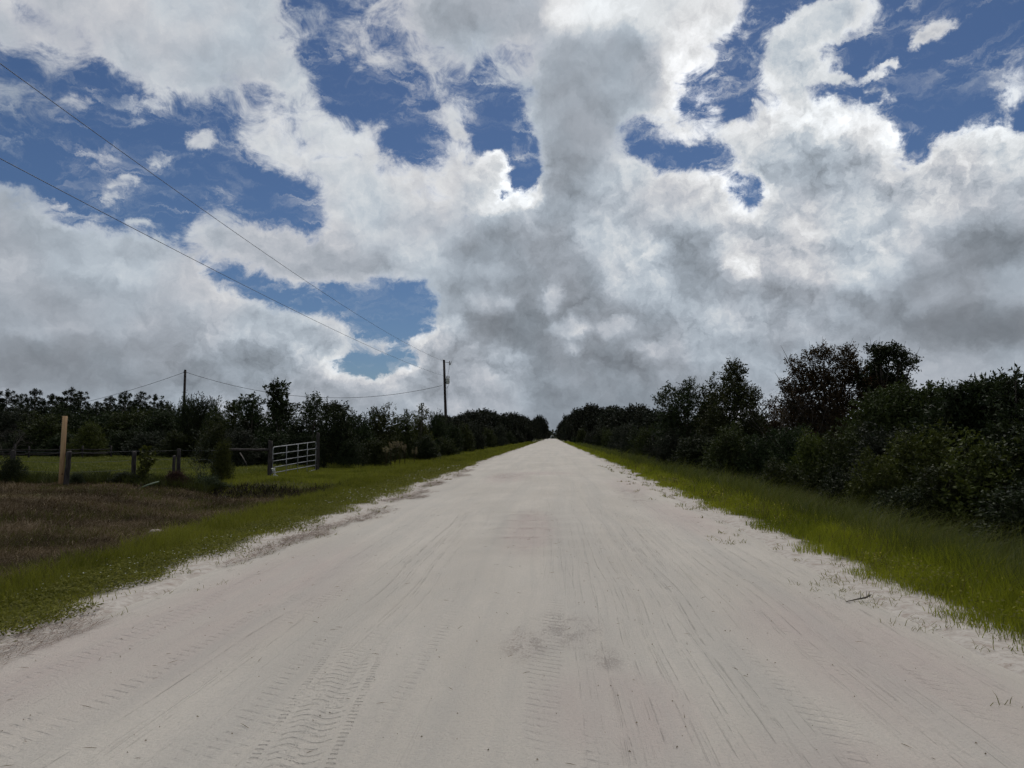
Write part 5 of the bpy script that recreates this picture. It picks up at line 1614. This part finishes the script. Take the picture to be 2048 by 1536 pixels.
cane.tube([(0, 0, 0), (s1 - s0) * .5 + (0, 0, .02), s1 - s0], [.03, .028, .022], 8)
ob = cane.build("green_pole", M["cane_green"]); ob.location = s0
tag(ob, "pale green pole lying tilted at the edge of the mown grass", "pole")
for k, (pz, lab) in enumerate(((1.05, "top"), (.72, "middle"), (.40, "lowest"))):
    s = MB()
    A = [at(-60, 905, 24.6), at(27, 905, 24.3), at(138, 905, 22.6), at(268, 905, 25.0), at(357, 905, 26.4), at(440, 905, 26.5)]
    pp = []
    for a_, b_ in zip(A[:-1], A[1:]):
        a_ = a_.copy(); b_ = b_.copy(); a_[2] = pz; b_[2] = pz
        pp += list(catenary(a_, b_, .02, 6)[:-1])
    pp.append(b_)
    s.tube(pp, .004, 4)
    tag(s.build("fence_wire", M["wire"]), f"{lab} strand of thin wire along the left fence posts", "wire", "wire strands of the left fence")

# far rail fence at the back of the pasture
fb = np.array([at(30, 905, 50)[0], 50.0, 0.0])
far_fence = empty("rail_fence", fb, 0, "low grey rail fence at the back of the pasture on the left", "fence")
fp = [(-40, 51), (30, 50), (58, 50.3), (120, 51), (165, 52), (222, 53.5)]
P3 = []
for px, Y in fp:
    x = at(px, 900, Y)[0]; z = float(ground_z(x, Y)); P3.append(np.array([x, Y, z]))
    m = MB(); m.tube([(0, 0, -.2), (0, 0, .6), (0, 0, 1.0 if px != 30 else 1.15)], [.07, .068, .06], 8)
    ob = m.build("post", M["old_wood"], far_fence); ob.location = P3[-1] - fb
for a_, b_ in zip(P3[:-1], P3[1:]):
    for hz in (.42, .72):
        m = MB(); m.tube([a_ - fb + (0, -.08, hz), (a_ + b_) / 2 - fb + (0, -.08, hz - .04), b_ - fb + (0, -.08, hz)], .04, 6); m.build("rail", M["old_wood"], far_fence)

# a pale lump in the mown ditch, and a fallen branch on the edge of the sand
sp = on_ground(311, 1073, -.52)
bm_ = MB(); g = np.random.default_rng(4)
ring = []
for i, (rr_, z) in enumerate(((.10, -.02), (.13, .02), (.11, .06), (.05, .085))):
    th = np.linspace(0, 2 * PI, 12, endpoint=False)
    ring.append(np.c_[rr_ * 1.25 * np.cos(th) * (1 + .1 * g.normal(size=12)), rr_ * np.sin(th) * (1 + .1 * g.normal(size=12)), np.full(12, z) + .008 * g.normal(size=12)])
V = np.concatenate(ring); k = np.arange(12); k2 = (k + 1) % 12
q = np.concatenate([np.stack([i * 12 + k, i * 12 + k2, (i + 1) * 12 + k2, (i + 1) * 12 + k], 1) for i in range(3)])
bm_.add(np.concatenate([V, [[0, 0, .09]]]), q, np.stack([36 + k, 36 + k2, np.full(12, 48)], 1))
ob = bm_.build("pale_stone", M["stone"]); ob.location = (sp[0], sp[1], float(ground_z(sp[0], sp[1])) + .05)
tag(ob, "small pale stone among the brown mown grass of the ditch", "stone")
tw = MB()
t0 = on_ground(1692, 1203, .02); t1 = on_ground(1744, 1194, .02)
dv = t1 - t0
tw.tube([(0, 0, .012), dv * .4 + (0, .01, .014), dv * .75 + (0, 0, .018), dv + (0, .02, .03)], [.003, .006, .008, .004], 6)
for f_, a_ in ((.55, .09), (.8, .10), (.9, .06)):
    tw.tube([dv * f_ + (0, 0, .016), dv * f_ + (a_ * .4, a_, .06)], [.004, .0015], 5)
ob = tw.build("fallen_twig", M["bark"]); ob.location = (t0[0], t0[1], float(road_z(t0[0], t0[1])))
tag(ob, "dark forked twig lying on the sand near the right grass edge", "twig")
